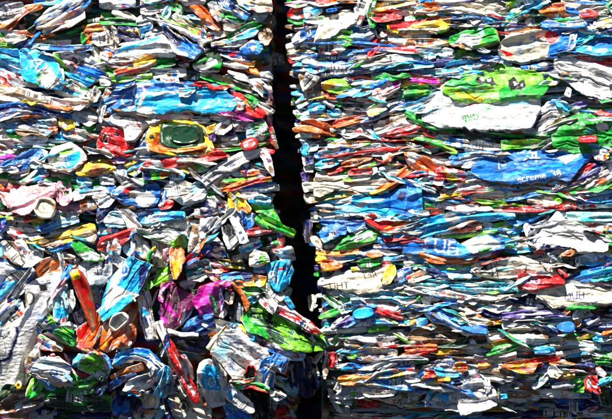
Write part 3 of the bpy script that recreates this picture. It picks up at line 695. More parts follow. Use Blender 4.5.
75,300 150,275 300,265 330,280 320,340 250,370 190,440 90,430|9|P|pale pink carton with faded dark lettering|t T 34 220 293 3 nature;l R 3 180,330 260,318
330,300 370,250 420,260 440,350 400,390 360,370|8|P|pale pink folded end|l W 5 370,280 390,330
-10,310 40,305 90,360 60,400 30,380|7|P|small pink crumple beside a pink carton
-10,350 20,365 40,410 -10,420|5|DG|dark green corner at the left edge
205,400 230,350 290,333 345,365 350,420 330,470 240,475|13|CT|round cream spout ring in a pink carton|e 283 398 50 44 T;e 285 400 38 34 C;l K 5 255,380 285,415
430,330 470,290 530,285 500,350 440,360|7|WCS|white rolled edge
490,310 540,280 640,285 700,310 600,320 500,335|7|BbW|blue and white carton strip
480,360 560,350 580,400 500,430|5|TKO|brown black crumpled pocket
560,330 640,330 650,380 590,390|6|WCS|white crushed panel with grey lines
350,395 480,380 500,430 380,430|5|PWC|pink white lower edge
T 102 140
60,110 90,95 160,95 130,140 80,135|7|PV|pink mauve carton scrap
135,140 200,95 210,130 160,165|7|Y|small golden triangle
160,110 210,60 280,50 420,75 611,40 560,80 400,100 260,120|7|WC|long white fold under a yellow carton|l K 5 200,110 420,90
300,0 380,30 460,60 560,45 611,20 600,45 460,75 360,50|10|YKO|yellow toothed lower rim
150,190 190,150 260,120 300,125 270,170 200,215|7|bAB|sky blue wedge
240,180 290,120 370,120 470,95 530,75 640,55 690,70 740,90 700,110 600,130 480,150 400,175 300,185|9|R|long red carton with white square and blue flags|p W 298,125 345,108 385,180 330,180;p b 470,105 500,95 520,115 480,120;p V 510,95 620,70 640,75 540,115;l A 6 540,90 600,95
255,195 310,185 390,180 405,215 330,235 270,240|9|G|short carton with blue green and orange squares|p N 250,190 295,187 300,240 250,240;p O 350,183 410,178 410,220 355,228;p g 300,190 325,186 328,225 304,230
400,200 440,175 500,195 490,230 420,235|8|bb|bright cyan folded end
480,165 550,155 570,180 520,200|8|Y|small yellow panel
560,150 620,135 640,165 580,180|8|G|small green panel
200,225 330,235 420,250 400,280 300,250|5|KNW|black shadowed strip
-10,200 40,200 90,230 80,260 0,265|6|WK|white carton with black bars|l K 7 20,215 70,200;l K 7 15,235 80,215;l K 6 20,255 75,240
75,190 110,155 150,170 155,220 230,240 250,270 150,270 100,240|8|WS|white crumpled carton with grey dent|e 135 210 9 12 T
-10,280 60,265 80,285 30,310 -10,310|6|B|small royal blue fold
70,320 130,280 240,265 330,270 350,320 320,390 230,400 140,370|8|B|royal blue carton with a white oval|e 265 355 60 48 W;p R 120,315 160,280 195,285 150,320;p W 150,320 210,285 260,300 210,350
-10,340 50,320 80,360 40,400 -10,400|6|WS|white scrap beside a netted crumple
60,390 90,325 190,320 220,380 200,420 90,425|7|KTS|dark netted crumple|n T 6
330,340 370,290 395,320 390,390 350,400|7|NB|navy folded wedge
380,290 440,225 500,250 560,280 520,330 480,380 440,350 400,340|8|CSW|grey cream carton with a small brown ring|l T 5 395,345 410,325 440,345;l K 4 440,240 470,300
345,390 400,360 430,375 410,410 360,415|9|RW|small round red print
480,300 560,260 640,240 650,300 600,350 500,370|8|AWS|pale icy blue carton sheet
T 204 140
-20,90 60,60 110,70 150,105 80,110 0,95|7|RO|red curved carton end
-30,130 20,110 60,120 0,180 -30,180|6|WVK|white and violet scrap
0,220 60,170 140,120 220,80 330,60 350,85 250,110 200,150 100,230 20,280|9|WSS|long silver white carton climbing to the right
310,70 370,50 405,120 415,215 380,170 350,110|8|STW|torn grey edge by the gap
230,130 300,115 370,140 390,200 330,190 250,170|7|K|black carton pocket with two aqua discs|e 250 150 20 17 A;e 325 148 16 14 t
370,60 420,65 410,80 380,78|7|R|tiny red corner by the gap
150,170 200,145 250,180 230,210 180,215|7|AWV|lilac blue carton with pink dot|e 240 195 8 6 R
220,180 310,165 330,190 300,210 240,215|7|PWO|small pale pink layer
310,195 370,185 370,220 320,225|6|SV|small lilac grey scrap
130,230 220,235 320,222 380,228 300,245 200,260 130,255|8|gGY|lime green layer with ragged edge
110,300 200,255 300,238 385,230 385,245 270,265 190,300|9|RO|orange red curved strip
240,275 330,255 420,262 400,275 300,285 250,295|7|BN|blue layer below a red strip
20,320 80,290 130,310 60,340 30,340|7|GD|green flap with ragged edge
30,290 70,260 130,235 140,260 90,300|6|CTW|cream pitted carton edge
220,290 330,280 430,270 440,300 340,310 250,320|6|WSC|pale layered edge by the gap
150,310 190,300 280,405 270,430 150,420|9|YO|yellow carton with orange tip and green line|l G 9 205,330 195,400;p O 215,410 260,390 280,420 200,430
200,330 260,305 320,325 280,365|7|WC|white cream lump
275,360 340,330 395,350 390,385 330,390|8|bbA|bright cyan carton end by the gap
290,385 400,385 410,420 320,430|5|GWg|green and white scrap by the gap
30,360 80,335 140,380 130,430 60,430|8|WN|white carton with black blotches|n K 14
-20,360 30,370 70,420 -20,430|7|NK|dark navy folded scrap
580,60 611,20 640,70 600,90|4|bAK|small aqua corner on the right bale edge
580,200 620,190 620,245 590,245|1|VN|small violet blue scrap in the gap
T 306 140
-10,20 70,30 60,60 -10,70|4|AWS|pale teal end at the gap
130,15 180,-5 190,40 140,50|5|WC|small white rounded bulge
170,20 260,10 360,15 330,35 200,40|6|YgO|yellow green long strip
300,20 400,8 440,20 360,35|5|OT|orange brown strip
80,70 120,50 130,75 90,85|4|RWP|tiny red and white scrap
110,80 160,55 240,50 230,75 160,95|6|BAW|blue carton with a pale nose
50,95 80,78 120,95 130,120 80,125|5|BbN|blue end at the gap
70,150 100,125 170,118 195,135 150,160 100,170|7|bAt|cyan carton end
195,90 230,65 300,55 290,90 230,120 195,120|6|WSC|white smooth carton
340,50 400,30 430,45 380,65|5|W|small white lens shaped scrap
300,60 350,40 340,75 310,100|4|TCK|dark cream scrap
385,70 440,40 475,55 470,85 410,95|6|S|slate grey carton
430,30 500,0 540,0 520,60 470,50|4|K|black plastic edge
230,150 260,115 350,95 400,85 370,120 300,155|6|OT|orange brown crumpled carton|n T 14
120,185 200,155 240,120 260,140 220,180 140,205|5|TRO|rust brown strip
330,165 400,130 480,115 470,130 400,155|5|gCW|pale green strip
460,105 490,80 520,95 500,125 470,130|7|WRO|white knob with red edge
440,170 500,150 540,130 560,160 520,190 460,195|5|KWS|dark carton with a white lens|e 515 182 24 12 W
210,190 270,175 270,190 220,200|5|G|thin green scrap
265,205 290,175 380,170 370,205|8|R|red panel with pale marks|l W 5 335,190 365,180
380,175 420,170 420,195 380,215|7|Wg|small white and green edge
240,235 320,215 390,205 360,235 280,245|7|gCW|pale lime strip
70,210 130,195 270,230 400,240 500,225 530,250 480,290 400,310 330,340 280,300 200,295 90,340 50,320|7|CW|large cream carton with smooth folds and grey shadow|p S 420,245 470,235 490,260 430,265;l R 7 235,255 290,250;l R 5 240,262 320,255
380,305 430,285 520,240 560,180 620,160 640,190 560,250 500,300 400,320|8|YO|golden yellow flowing carton edge
50,235 80,205 110,220 100,260 60,270|4|TOC|orange tan pinched edge at the gap
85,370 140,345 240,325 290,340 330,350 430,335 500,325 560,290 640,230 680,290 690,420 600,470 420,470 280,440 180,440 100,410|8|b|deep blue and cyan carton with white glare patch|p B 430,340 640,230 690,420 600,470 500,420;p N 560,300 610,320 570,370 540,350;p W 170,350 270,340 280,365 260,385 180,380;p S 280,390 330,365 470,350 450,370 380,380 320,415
70,400 130,385 200,420 100,430|6|TWC|brown cream lumpy edge
60,370 110,340 250,315 280,330 150,350|6|GYT|thin green and yellow layer
T 408 140
60,0 190,5 270,65 250,80 180,45 110,20|7|gG|lime green leaf shaped carton|p D 60,0 130,15 125,60 100,50;p O 125,50 160,40 195,80 160,85
0,20 60,35 110,60 120,75 40,55|5|WCG|thin white and green layer
200,-10 320,-15 350,30 290,40 250,20|6|BbW|blue carton scrap
390,20 430,5 540,30 550,55 480,60 410,50|7|W|white carton end with black barcode|l K 5 405,15 400,45;l K 4 425,15 420,50;l K 6 445,18 440,55;l K 4 465,22 460,58;l K 5 485,28 480,60;l K 4 505,32 500,60
330,20 390,30 420,60 340,70|5|WC|white fold beside a barcode
0,60 120,110 190,130 180,140 80,120 0,90|5|bWS|pale blue long sliver
265,110 290,85 380,75 470,70 480,85 420,110 330,140 280,140|8|Bb|blue carton with a white curl|l W 9 370,75 410,85 400,110 360,112;l A 5 280,125 350,115
340,150 430,105 540,75 550,95 450,130 380,160|7|WSC|white carton beak
-20,70 10,60 60,95 120,110 160,155 160,180 130,220 60,190 0,150|9|O|orange carton with white folded back|p W -10,60 40,80 90,100 20,145 0,140;l C 5 70,150 105,175;l C 4 75,165 95,160
155,190 200,165 300,185 335,215 320,250 250,270 200,265 160,240|10|R|red carton with yellow and white wedges|p Y 210,170 300,190 290,250 235,270;p W 215,170 290,180 290,215 240,210;p R 290,190 325,180 335,220 300,245
330,190 350,150 390,190 380,220 345,220|6|NK|dark navy pinch
110,215 150,195 160,245 190,280 180,300 120,250|7|OTR|rust folded edge
190,310 260,270 360,240 480,245 470,290 380,310 220,340|8|W|white carton with scattered red print|l R 4 230,300 280,290;l R 4 260,315 340,295;l R 3 300,270 350,262;l G 3 390,260 440,250;e 210 318 14 8 R
70,340 90,280 140,290 200,320 350,320 355,350 280,370 150,355|7|Bb|blue flowing carton with pale lip|l A 6 90,300 180,340
110,370 190,365 270,390 260,415 160,400|6|W|thin white lens shaped layer
470,290 520,265 640,270 640,300 500,300|6|btB|teal blue layer
350,330 470,305 600,310 640,330 500,350 370,360|5|CWG|cream layer with green specks
350,360 520,350 640,345 640,375 520,380 380,375|5|CWT|cream wavy layer
280,395 340,375 420,380 520,375 640,380 700,400 900,385 920,410 700,430 420,420 290,420|8|R|long carton edge with yellow green and red letters|p W 280,385 420,380 420,420 290,420;p Y 430,375 475,375 475,415 430,415;p G 485,380 530,380 530,415 490,415;p C 540,380 560,380 560,420 540,420;l P 4 300,395 320,415;l W 4 580,385 590,410;l W 4 620,390 625,415;l W 4 680,395 690,420;l W 4 740,395 745,415;l W 4 800,390 800,415
60,380 120,385 170,420 70,420|6|GD|dark green layer tip
60,240 110,225 130,260 80,300|6|WC|small white fold between orange and blue
T 510 140
-230,180 -190,130 -120,95 -20,75 130,60 300,65 400,80 470,90 380,180 330,240 200,245 60,265 -60,260 -180,220|10|B|big blue carton with upside down white Lait lettering|x .2 0;t W 72 130 105 182 it;l W 7 80,122 205,112;t W 60 -55 145 182 ci;t W 30 120 232 8 ecreme;t W 44 268 205 10 38;l b 14 -40,215 150,175 300,150;p W 245,105 340,95 400,68 450,70 390,110 320,155 305,125;l b 7 320,160 460,80
-10,10 100,0 200,10 390,-10 380,35 200,50 60,50 -10,55|6|gGY|lime and green layered edge|n G 9
400,45 450,25 540,5 600,70 600,120 520,140 480,70 420,60|8|bBb|bright blue curled carton
480,65 560,60 580,95 540,130 500,110|10|WCS|small white and grey panel on blue
540,-5 640,-5 640,60 580,50|5|CW|cream scrap at the right edge
350,230 390,180 480,130 530,150 500,190 400,230|9|N|navy carton with bright red panel|p R 380,200 440,150 500,140 470,180 400,210
400,230 480,190 540,155 545,170 470,225|9|WV|white and violet carton edge
240,260 330,230 420,225 420,255 330,270|8|WAP|white carton with small red mark|e 370 245 14 12 R
300,300 320,275 420,260 520,200 570,190 600,230 540,280 460,310 400,350 330,340|8|WSC|grey white crumpled carton|l T 4 430,260 520,215;l K 3 540,240 580,200
560,130 640,100 640,250 600,230|6|WSW|white scrap at the right edge
470,320 520,290 640,260 640,300 560,320 490,330|7|bBA|blue layered edge at the right
410,360 420,330 470,320 460,350|7|R|small dark red wedge
460,365 540,340 640,330 640,360 540,370|6|BNb|navy blue long layer
390,390 470,360 600,380 640,375 640,395 450,410|5|WC|white layer at the right edge
100,340 150,290 200,285 300,360 260,400 160,390 110,370|8|C|cream carton with lime edge and printed table|p g 180,285 220,285 320,370 280,375;l D 3 150,310 200,350;l D 3 135,325 190,370;l D 3 120,345 170,380
0,300 130,275 180,255 170,280 100,310 -10,330|6|CWT|cream stepped layer
-20,330 100,320 110,370 -20,360|5|CW|cream layer with faint brown lines
100,270 180,250 120,265 20,290 -20,300|6|bA|thin cyan layer under the big blue carton
300,390 340,365 390,385 380,410 320,415|7|RWO|small red printed scrap
T 0 210
10,20 100,15 110,35 50,60 10,45|4|YgO|small mustard carton edge
90,-5 230,-5 210,15 130,20|5|PR|pink lower lip of a carton
-20,60 40,50 55,100 20,130 -20,120|7|BV|rounded royal blue end at the left edge
-10,130 60,140 80,165 -10,175|6|NW|dark blue thin layer
50,80 110,60 240,95 260,120 160,130 60,125|6|CKW|cream carton with fine black scribbles|n K 3
100,35 170,30 200,60 140,80|4|WTR|small white and brown scrap
195,65 260,45 270,80 220,105|7|YG|small yellow scrap with green dot|e 225 90 14 10 G
270,0 400,-20 480,5 440,40 330,55 260,40|5|CW|white smooth carton bulge
240,110 320,70 400,50 460,50 460,75 370,100 280,130|7|BbA|sky blue pleated carton|l A 4 270,115 420,60;l N 3 260,125 440,70
130,150 250,140 350,120 450,100 400,140 280,175 170,180|6|WSK|grey white long carton with black underside
60,130 150,135 200,180 100,180|6|WSR|white carton nose with red dot
170,180 300,165 440,120 530,80 560,90 580,140 560,190 480,170 400,195 280,215|8|YT|yellow and brown long carton with pink end|p C 460,150 540,125 580,150 560,190 500,185;l K 5 200,190 420,150;l O 6 480,150 540,140;l K 4 360,130 500,100
560,150 611,130 640,140 600,185 570,185|5|BbW|small blue fold
310,235 380,205 480,185 540,190 430,220 340,245|7|bBt|thin sky blue strip
440,200 480,190 600,270 620,300 520,295 470,260|9|G|green and white pointed carton|p W 480,260 560,240 610,275 600,300 510,290;l g 4 490,215 560,245
-20,185 10,180 20,270 -20,280|6|b|small bright blue end at the left edge
20,190 90,190 130,250 150,320 80,305 30,260|9|C|cream rounded carton with black outline|l K 6 85,195 130,250 150,315
100,190 170,180 260,240 260,290 200,330 150,330 140,250|8|W|white crumpled carton with two red spots|p R 150,235 160,245 158,262 148,255;p R 178,245 192,250 188,268 176,262;p b 105,235 150,235 120,255;l K 4 180,250 260,240;l S 6 170,290 240,260
270,235 380,250 470,290 400,290 330,270|7|TCK|dark brown leaf|p C 370,250 440,265 460,288 400,285
380,290 480,290 470,350 430,370 380,330|6|KOW|black carton with orange dots|l O 5 395,310 450,305
230,330 280,290 360,280 380,350 340,400 290,420 240,440|7|ORT|rust orange crumpled carton|n T 8
-20,290 20,290 80,340 160,350 60,355 -20,350|7|BbWS|pale blue streaked layer|l W 4 0,320 120,345
-20,360 150,355 190,380 120,440 60,520 0,560 -20,540|6|WS|large white carton at the left edge|l S 5 0,450 100,400
200,340 220,370 120,500 60,550 40,540|10|WNS|white folded spine leaning to the right|l N 5 200,350 60,530
480,320 560,280 640,300 700,320 680,400 600,450 500,430 490,370|6|WS|white carton panel with grey shadowed lines|l S 4 510,380 600,330;l K 4 540,330 600,310
420,350 480,340 530,400 560,480 600,700 560,760 520,640 460,480|10|rRT|red carton tube with yellow mouth leaning left|p Y 425,370 480,350 495,400 450,420;l O 5 470,450 540,650;l W 4 455,460 520,640
370,400 410,340 430,330 420,400 380,440|8|bB|bright blue narrow wedge
T 102 210
-20,-10 80,-20 100,10 30,60 -20,80|7|NB|dark blue carton with white dot|e -30 70 12 12 W;e 5 30 8 8 b
20,60 60,10 120,10 160,80 120,105 40,100|8|AWS|pale blue printed carton with fine lines|l S 3 30,80 130,80;l S 3 50,50 140,60;l b 4 30,95 120,95
110,5 180,0 230,60 240,100 170,110|8|WCS|white grey folded gusset|l S 4 175,15 190,100
-10,80 40,90 100,120 60,135 -10,150|6|bAB|sky blue layer at a red fold
225,30 280,0 380,-15 400,10 490,15 490,45 380,60 290,80 250,70|9|b|blue and white carton with blue brush letters|p W 260,40 380,10 395,30 290,70;l B 8 290,55 320,35;l B 8 320,50 345,25;l B 7 350,48 370,28;p R 300,75 318,55 332,72;p B 400,40 490,20 490,50 420,60
-20,230 10,160 90,140 200,110 215,125 140,190 130,210 90,175 50,190 30,230|9|R|bright red curved carton like an arch
50,190 90,175 125,215 110,260 60,270 40,230|9|WS|white rounded carton mouth inside a red arch
0,235 50,235 120,290 150,300 110,340 20,290|8|WC|white carton base beneath a red arch
130,200 190,140 195,290 140,250|8|WAb|white carton side with pale blue print|l b 3 120,240 160,280
185,140 210,145 200,290 185,290|10|NBW|narrow dark blue upright fold
205,140 250,170 310,260 300,290 250,280 205,250|9|WC|white carton with small colour squares|p B 212,242 232,242 230,265 212,265;p t 236,245 255,245 252,265 236,265;p R 207,280 228,280 226,300 207,300;p G 232,288 250,288 248,306 232,306;p N 210,265 232,265 230,280 210,280
220,120 300,105 430,60 510,50 515,170 420,200 300,160|9|WS|big white carton with dark sketched scene|l K 5 330,110 420,80 470,130;l K 5 340,140 400,150 440,180;l N 7 420,100 470,140;l G 8 225,128 330,175 430,205;l K 3 230,120 420,185;l S 8 380,100 410,140
300,180 420,205 420,280 380,330 310,340 310,260|8|CS|cream grey crinkled carton middle|l S 6 340,200 380,260
370,240 400,230 410,290 385,310|9|P|small pink rounded edge
425,190 480,150 510,165 520,220 480,235 430,215|10|Gg|bright green crumple at a carton end
415,240 440,205 490,245 500,300 455,400 440,405 420,320|12|O|orange and yellow cone pointing down|p Y 430,300 480,290 455,400 440,400;l T 4 440,220 450,260
520,90 611,90 640,95 630,180 580,250 540,240 530,190|9|CWT|cream carton panel below a dark band
560,0 611,-10 640,0 640,50 560,40|7|WC|white carton triangle
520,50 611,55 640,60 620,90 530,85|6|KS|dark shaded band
500,300 540,260 640,210 660,230 590,290 520,325|9|BVR|blue violet carton with red tip|p R 570,285 600,255 620,270 580,295
505,330 560,320 640,300 660,370 600,420 520,420|8|tAW|teal and white crumpled scrap|n W 6
50,425 160,290 200,292 230,315 300,330 275,370 210,520 20,655 0,600|12|b|bright blue and white gable top carton with round seal|p W 60,410 150,300 160,340 110,420 0,610;e 145 358 24 30 W -20;e 145 358 18 24 B -20;l W 4 145,345 145,372;p b 10,640 20,590 120,520 190,500 30,655;p W 30,520 90,440 190,490 130,520 30,600;p N 235,320 285,335 270,420 225,480
300,330 420,320 420,420 340,450 270,430|5|DKg|dark green carton with lime stars|p g 330,365 350,358 368,375 350,400;p g 270,400 290,405 285,420;p g 300,360 318,372 308,380
-10,300 50,270 60,310 60,380 -10,420|7|WS|grey white folded carton in shade|p S 0,370 60,320 60,380 0,430
T 204 210
-20,50 90,45 100,90 40,160 -20,160|8|SK|dark grey carton with white rounded corner|p W -20,130 20,140 10,190 -20,200
100,40 150,30 190,110 210,170 150,230 120,170|9|S|grey and white carton with a white oval end|p K 110,40 150,35 195,150 160,190 120,130;e 130 185 22 34 W 10
150,30 200,20 210,80 260,150 255,190 220,190 190,110|11|W|long white carton tongue with round end
0,10 60,-10 110,-10 60,30 10,35|7|NWK|navy and white narrow fold
200,20 250,5 310,30 300,80 250,130 210,90|8|NB|dark blue carton with pale face|p A 250,45 295,15 290,45 255,75
225,-5 280,-10 275,15 235,15|8|OR|orange red tip
310,50 360,20 420,0 460,80 540,130 530,155 430,120 330,90|10|Gg|lime and bright green carton end pointing at the gap|p G 420,10 460,80 530,140 430,120;n g 10
265,125 300,110 390,100 400,125 320,150 280,150|11|R|red carton with a white dot|e 325 130 16 14 W;l P 4 285,115 340,110
330,165 410,150 440,190 380,250 330,220|7|DGK|dark green shaded crumple
400,240 440,185 480,170 470,240 420,280|8|RK|dark red shaded fold
440,130 480,130 480,180 450,190|9|RBW|small red and blue scrap
420,250 500,220 530,230 545,300 470,305|9|WAS|white crumpled end at the gap with pale blue shade
0,210 70,160 110,210 130,270 60,290 0,260|7|WNV|white scrap with navy scribbles|l N 6 20,240 90,190;l N 5 40,260 110,240;e 120 265 12 12 B
220,220 280,170 330,180 345,210 280,240 220,255|9|bNb|bright blue bent strip
150,270 220,240 300,240 290,290 200,300|6|TKC|brown shredded carton
280,270 310,235 370,260 390,300 330,340 280,330|11|WCA|white rounded carton nose with small blue mark|l B 4 335,270 360,260;p A 345,285 380,275 370,300
0,300 120,290 150,350 100,380 20,370|6|TPRC|pink brown shredded scraps|n T 7
100,300 230,310 240,350 140,340|7|DKY|dark carton with lime specks
370,330 440,310 510,300 530,360 510,440 440,480 400,430|10|b|bright blue carton end with red mark and white rim|p R 440,350 485,335 480,355 450,365;l W 8 400,390 440,370 440,440;p W 390,370 430,360 420,440
110,390 180,370 280,380 270,420 130,440|8|BbN|blue folded layer
240,410 310,385 370,400 350,450 250,450|9|OY|orange yellow carton side
20,370 80,350 110,400 60,430|7|PMT|magenta and grey scrap
300,345 360,335 370,370 310,375|8|BbW|small blue carton fold
T 306 210
60,20 130,-5 260,10 350,20 300,45 150,60 60,70|5|WCK|cream carton edges with black cracks|n K 3
110,70 200,55 340,45 350,80 240,110 150,90|6|BN|royal blue upper layer
85,150 110,110 180,80 240,110 230,140 160,165 110,185|8|B|royal blue carton with small white word|t W 24 160 160 20 Lait;l N 5 110,120 230,120
230,70 340,65 350,100 260,130|6|BN|blue triangular fold
280,130 340,95 360,110 300,145|6|W|small white fold above a green carton
95,220 220,160 240,180 200,230 120,240|6|DG|dark green shaded end
225,180 260,155 420,115 440,145 400,175 300,215 240,230 200,230|9|G|green carton with a white label|p W 260,170 390,125 400,160 290,190;l S 4 285,170 390,140;l g 4 230,225 400,172
355,60 380,25 420,20 430,50 540,45 620,10 660,20 640,70 580,120 460,140 400,95|9|R|red and orange carton with barcode on top|p W 410,15 540,15 540,45 420,55;l K 4 425,22 430,50;l K 4 445,18 450,48;l K 5 468,18 472,48;l K 4 492,18 495,46;l K 4 515,18 518,46;p O 530,80 600,40 640,20 640,70 560,110;l Y 6 470,110 600,50
540,110 600,85 640,90 590,140|5|WC|small white and grey tip
430,165 500,140 550,130 540,190 440,195|7|bB|sky blue folded panel
540,180 580,120 700,60 800,30 900,15 1000,5 1230,20 1230,50 1100,60 960,80 820,130 720,150 600,180|9|b|long sky blue carton with white stripes and oval seal|l W 6 560,180 600,110;l W 5 600,170 640,100;l W 5 630,165 670,90;l W 5 665,155 705,78;l W 5 700,150 735,68;e 865 45 52 26 W -10;l S 3 835,40 890,35;l S 3 835,52 895,48;l A 6 760,110 980,60
430,210 520,200 620,190 640,200 600,230 440,225|7|NBW|navy and white checked strip|n W 4
300,260 420,215 450,230 380,260|6|BWS|blue white layered end
95,245 200,245 290,235 280,260 180,270 90,262|7|YO|thin yellow layer at the gap
120,280 180,265 300,250 320,270 200,320|6|WKb|white and black layered carton
60,300 80,265 110,280 120,300 80,315|7|YO|small yellow ring at the gap
90,310 110,295 180,310 215,330 170,355 100,365|9|O|orange rounded carton end at the gap|p Y 100,350 160,345 150,360 105,366
320,310 360,290 430,285 435,320 380,340 340,335|8|GD|green leafy crumple
440,310 480,295 505,310 490,330 450,330|7|RP|small rosy red scrap
370,265 430,250 445,270 400,280|8|OT|small orange brown layer
400,250 460,235 540,260 480,270|7|WC|white lens shaped layer
450,285 560,270 640,265 640,290 520,300|6|BbA|blue layer
280,345 360,335 370,350 290,360|8|YgC|small yellow strip
100,415 200,370 300,360 480,335 470,420 440,480 280,490 180,470 80,450|9|C|cream carton with black lettering and mossy end|t K 42 385 385 15 Lait;t K 44 200 450 4 UHT;l K 5 270,470 330,430
480,335 520,330 530,380 500,430 460,440 465,390|11|YTD|mossy brown carton end|n T 6
520,370 620,340 640,400 560,430 530,420|7|BWN|blue and white crackled carton|n W 4
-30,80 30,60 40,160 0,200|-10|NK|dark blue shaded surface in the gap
30,165 60,160 110,200 80,230 40,200|5|CWT|cream curled corner at the gap
T 408 210
-10,-5 180,-5 190,15 120,25 -10,10|5|GTR|brown and green layer
290,120 320,95 410,80 420,110 360,125 300,130|8|OR|orange carton edge
420,100 460,75 500,85 480,115 430,120|6|W|small white scrap
490,100 560,75 640,80 660,100 540,120|6|GDg|green and lime layer
100,150 200,130 320,130 250,170 120,175|5|CWP|cream pink layer
220,155 330,145 500,120 480,140 320,165|6|gG|thin lime green strip
470,140 560,120 640,130 640,160 520,170|5|At|pale teal layer
-20,190 20,180 150,175 270,185 330,210 350,180 470,150 560,190 555,215 480,240 340,270 200,265 60,250 -20,255|10|B|dark blue and white carton with large white letters|p W 330,210 360,180 470,150 550,195 540,220 400,262 360,250;t W 85 225 218 -8 UFi;t W 32 95 215 -70 25;p b 270,190 330,210 370,255 330,265
560,180 611,165 640,170 640,240 570,230|6|BNW|blue carton with white squares|p W 590,190 610,188 608,205 592,206
90,255 170,265 330,280 370,275 380,300 280,320 150,310|8|O|orange striped pressed carton|l T 4 200,280 190,310;l T 4 240,285 230,315;l T 4 280,285 275,315;l T 4 320,285 315,310;p C 100,258 170,270 150,290
370,270 480,240 540,245 470,275 390,295|7|PMW|thin pink violet layer
-20,270 80,260 110,300 40,330 -20,330|5|WCb|white crumpled layer
10,395 60,365 150,350 160,380 90,415 20,425|7|COR|pale orange cream carton
160,350 250,330 380,340 370,400 240,410 170,400|7|AWb|pale aqua speckled carton|n W 5;n b 6
380,345 430,320 520,300 640,280 900,250 1000,290 960,340 860,400 700,400 560,400 440,390|9|C|cream carton with bold black outlined drawing|l K 14 390,355 470,320;l K 12 400,365 480,370;p K 410,350 460,330 470,350 420,360;l K 8 490,320 500,400;l K 7 520,310 530,400;l K 7 520,350 640,345;l K 9 690,270 740,290 790,280;l K 8 700,330 690,380 720,390;l K 7 750,340 800,330 820,360 760,365;l K 7 720,320 830,315;l K 6 850,290 840,380;l S 6 560,330 640,325
T 510 210
-20,10 100,0 190,10 120,60 40,90 -20,60|6|bBt|bright sky blue pleated carton
-20,130 40,80 110,70 90,120 0,140|6|bAN|sky blue lower fold
80,100 90,60 180,40 250,15 270,30 190,130 130,190 100,170|9|NWS|dark blue and white striped fold beside a big white carton|l W 8 120,140 240,40;l W 5 110,110 200,50
130,205 200,110 275,20 310,50 400,85 500,140 570,205 560,230 470,245 400,240 340,210 210,225|11|W|big bright white carton corner with a faint grey box|l S 3 320,115 440,190;l S 3 325,110 460,180;p C 400,215 500,220 500,245 420,245;l g 6 310,40 420,95;l g 7 140,205 170,225
300,20 420,15 580,20 570,60 440,65 340,55|7|At|pale turquoise layer
440,80 540,75 620,95 620,120 500,120|6|SWC|grey striped layers|l K 3 450,90 600,100
500,125 545,130 540,155 510,150|7|RO|small red scrap
560,100 640,60 640,150 590,160|6|PBO|pink and blue scrap at the right edge
525,165 560,150 620,165 640,200 570,210|8|GD|green folded corner at the right edge
-20,200 60,160 100,180 60,215 -20,225|6|WVC|white rounded end with violet edge
-20,215 90,215 110,245 30,255 -20,245|6|Ab|pale aqua layer
140,240 190,230 200,250 150,255|7|R|tiny dark red scrap
205,245 250,215 340,200 350,235 280,320 250,310|12|KAS|black foil carton corner with pale blue edge|l A 6 215,250 280,300 340,225;l W 9 290,280 350,205
350,230 385,240 395,330 370,380 320,400 240,330 280,320|11|K|black fan folded carton|l S 3 300,330 370,250;l S 3 320,360 385,280
240,330 320,400 330,395 310,370 270,345|13|WKR|thin white and black torn strip
380,260 420,265 400,330 385,310|9|W|white ragged edge beside black foil
400,280 500,260 640,270 640,310 480,330 410,320|7|WAb|white and pale blue layered carton
300,440 420,370 500,340 640,320 640,380 560,400 420,430 330,450|9|Bb|blue smooth carton sloping down left|l b 8 340,440 480,370;p A 540,330 640,325 640,335 560,345
490,240 600,235 640,225 620,260 520,265|7|GYO|green and yellow thin edge
T 0 280
-20,40 60,0 110,-40 140,-20 60,60 -20,140|6|bBW|sky blue and white pleats at the left edge
-20,180 40,130 150,20 160,50 100,120 20,200 -10,210|8|WN|white pointed fold with navy edge|l N 6 30,190 155,40
20,190 60,140 130,120 150,180 130,240 60,250 15,240|7|ASW|pale grey glassy carton crumple|e 75 140 14 9 R
-20,200 15,180 20,280 -20,290|5|bB|sky blue edge at the left border
110,130 170,120 185,170 160,220 130,180|6|NS|dark shaded gusset
15,265 60,245 85,275 50,290 20,290|8|TC|small brown open spout
155,70 200,30 300,-20 380,-30 330,70 320,170 290,200 240,270 230,340 240,450 200,540 120,630 40,670 -20,690 -20,300 80,270 160,220 185,150|9|W|huge white carton with navy curved stripe and script|e 192 105 28 40 K;e 188 108 20 32 C;x -.2 .35;l N 16 115,280 118,320 100,370 75,420 60,460 0,480;l K 6 0,330 20,325 40,340 70,305;l K 4 -10,360 30,365 45,400 40,440;t K 40 35 335 25 your;p S 240,10 330,0 310,60 300,160 270,130 285,60;l S 9 140,330 300,200;l S 5 120,390 250,260;p K 240,20 280,15 285,55 250,60
330,70 400,20 410,130 420,180 390,260 330,230|9|AbW|white and aqua carton with small red print|p b 335,170 400,155 412,200 390,230 340,215;p A 330,100 395,80 400,130 330,150;p R 375,230 395,222 398,245 380,252
400,80 440,60 460,140 430,190|8|W|white narrow panel with a dark edge|l K 4 410,90 450,150
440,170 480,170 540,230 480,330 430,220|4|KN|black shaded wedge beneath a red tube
470,300 540,230 611,190 640,240 610,330 540,419 480,400|8|RO|coral red shredded carton|n O 8
240,240 300,200 325,240 350,280 330,320 270,290 240,320|8|BgN|royal blue and lime crumple|p g 290,210 320,225 310,250
330,310 380,270 450,290 440,340 460,380 400,380 350,350|9|DGG|dark green round cap like carton end|p g 375,280 430,300 430,320 390,305
350,275 420,250 460,280 440,300 390,280|7|W|white rounded shape behind dark green
240,330 300,310 350,350 380,410 330,419 250,400|8|CTP|cream shredded tangle|l K 4 250,360 330,350;l G 5 245,330 290,345
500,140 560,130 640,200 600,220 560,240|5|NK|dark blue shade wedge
480,-10 540,-10 611,60 611,140 560,150|5|SN|grey shaded carton side
T 102 280
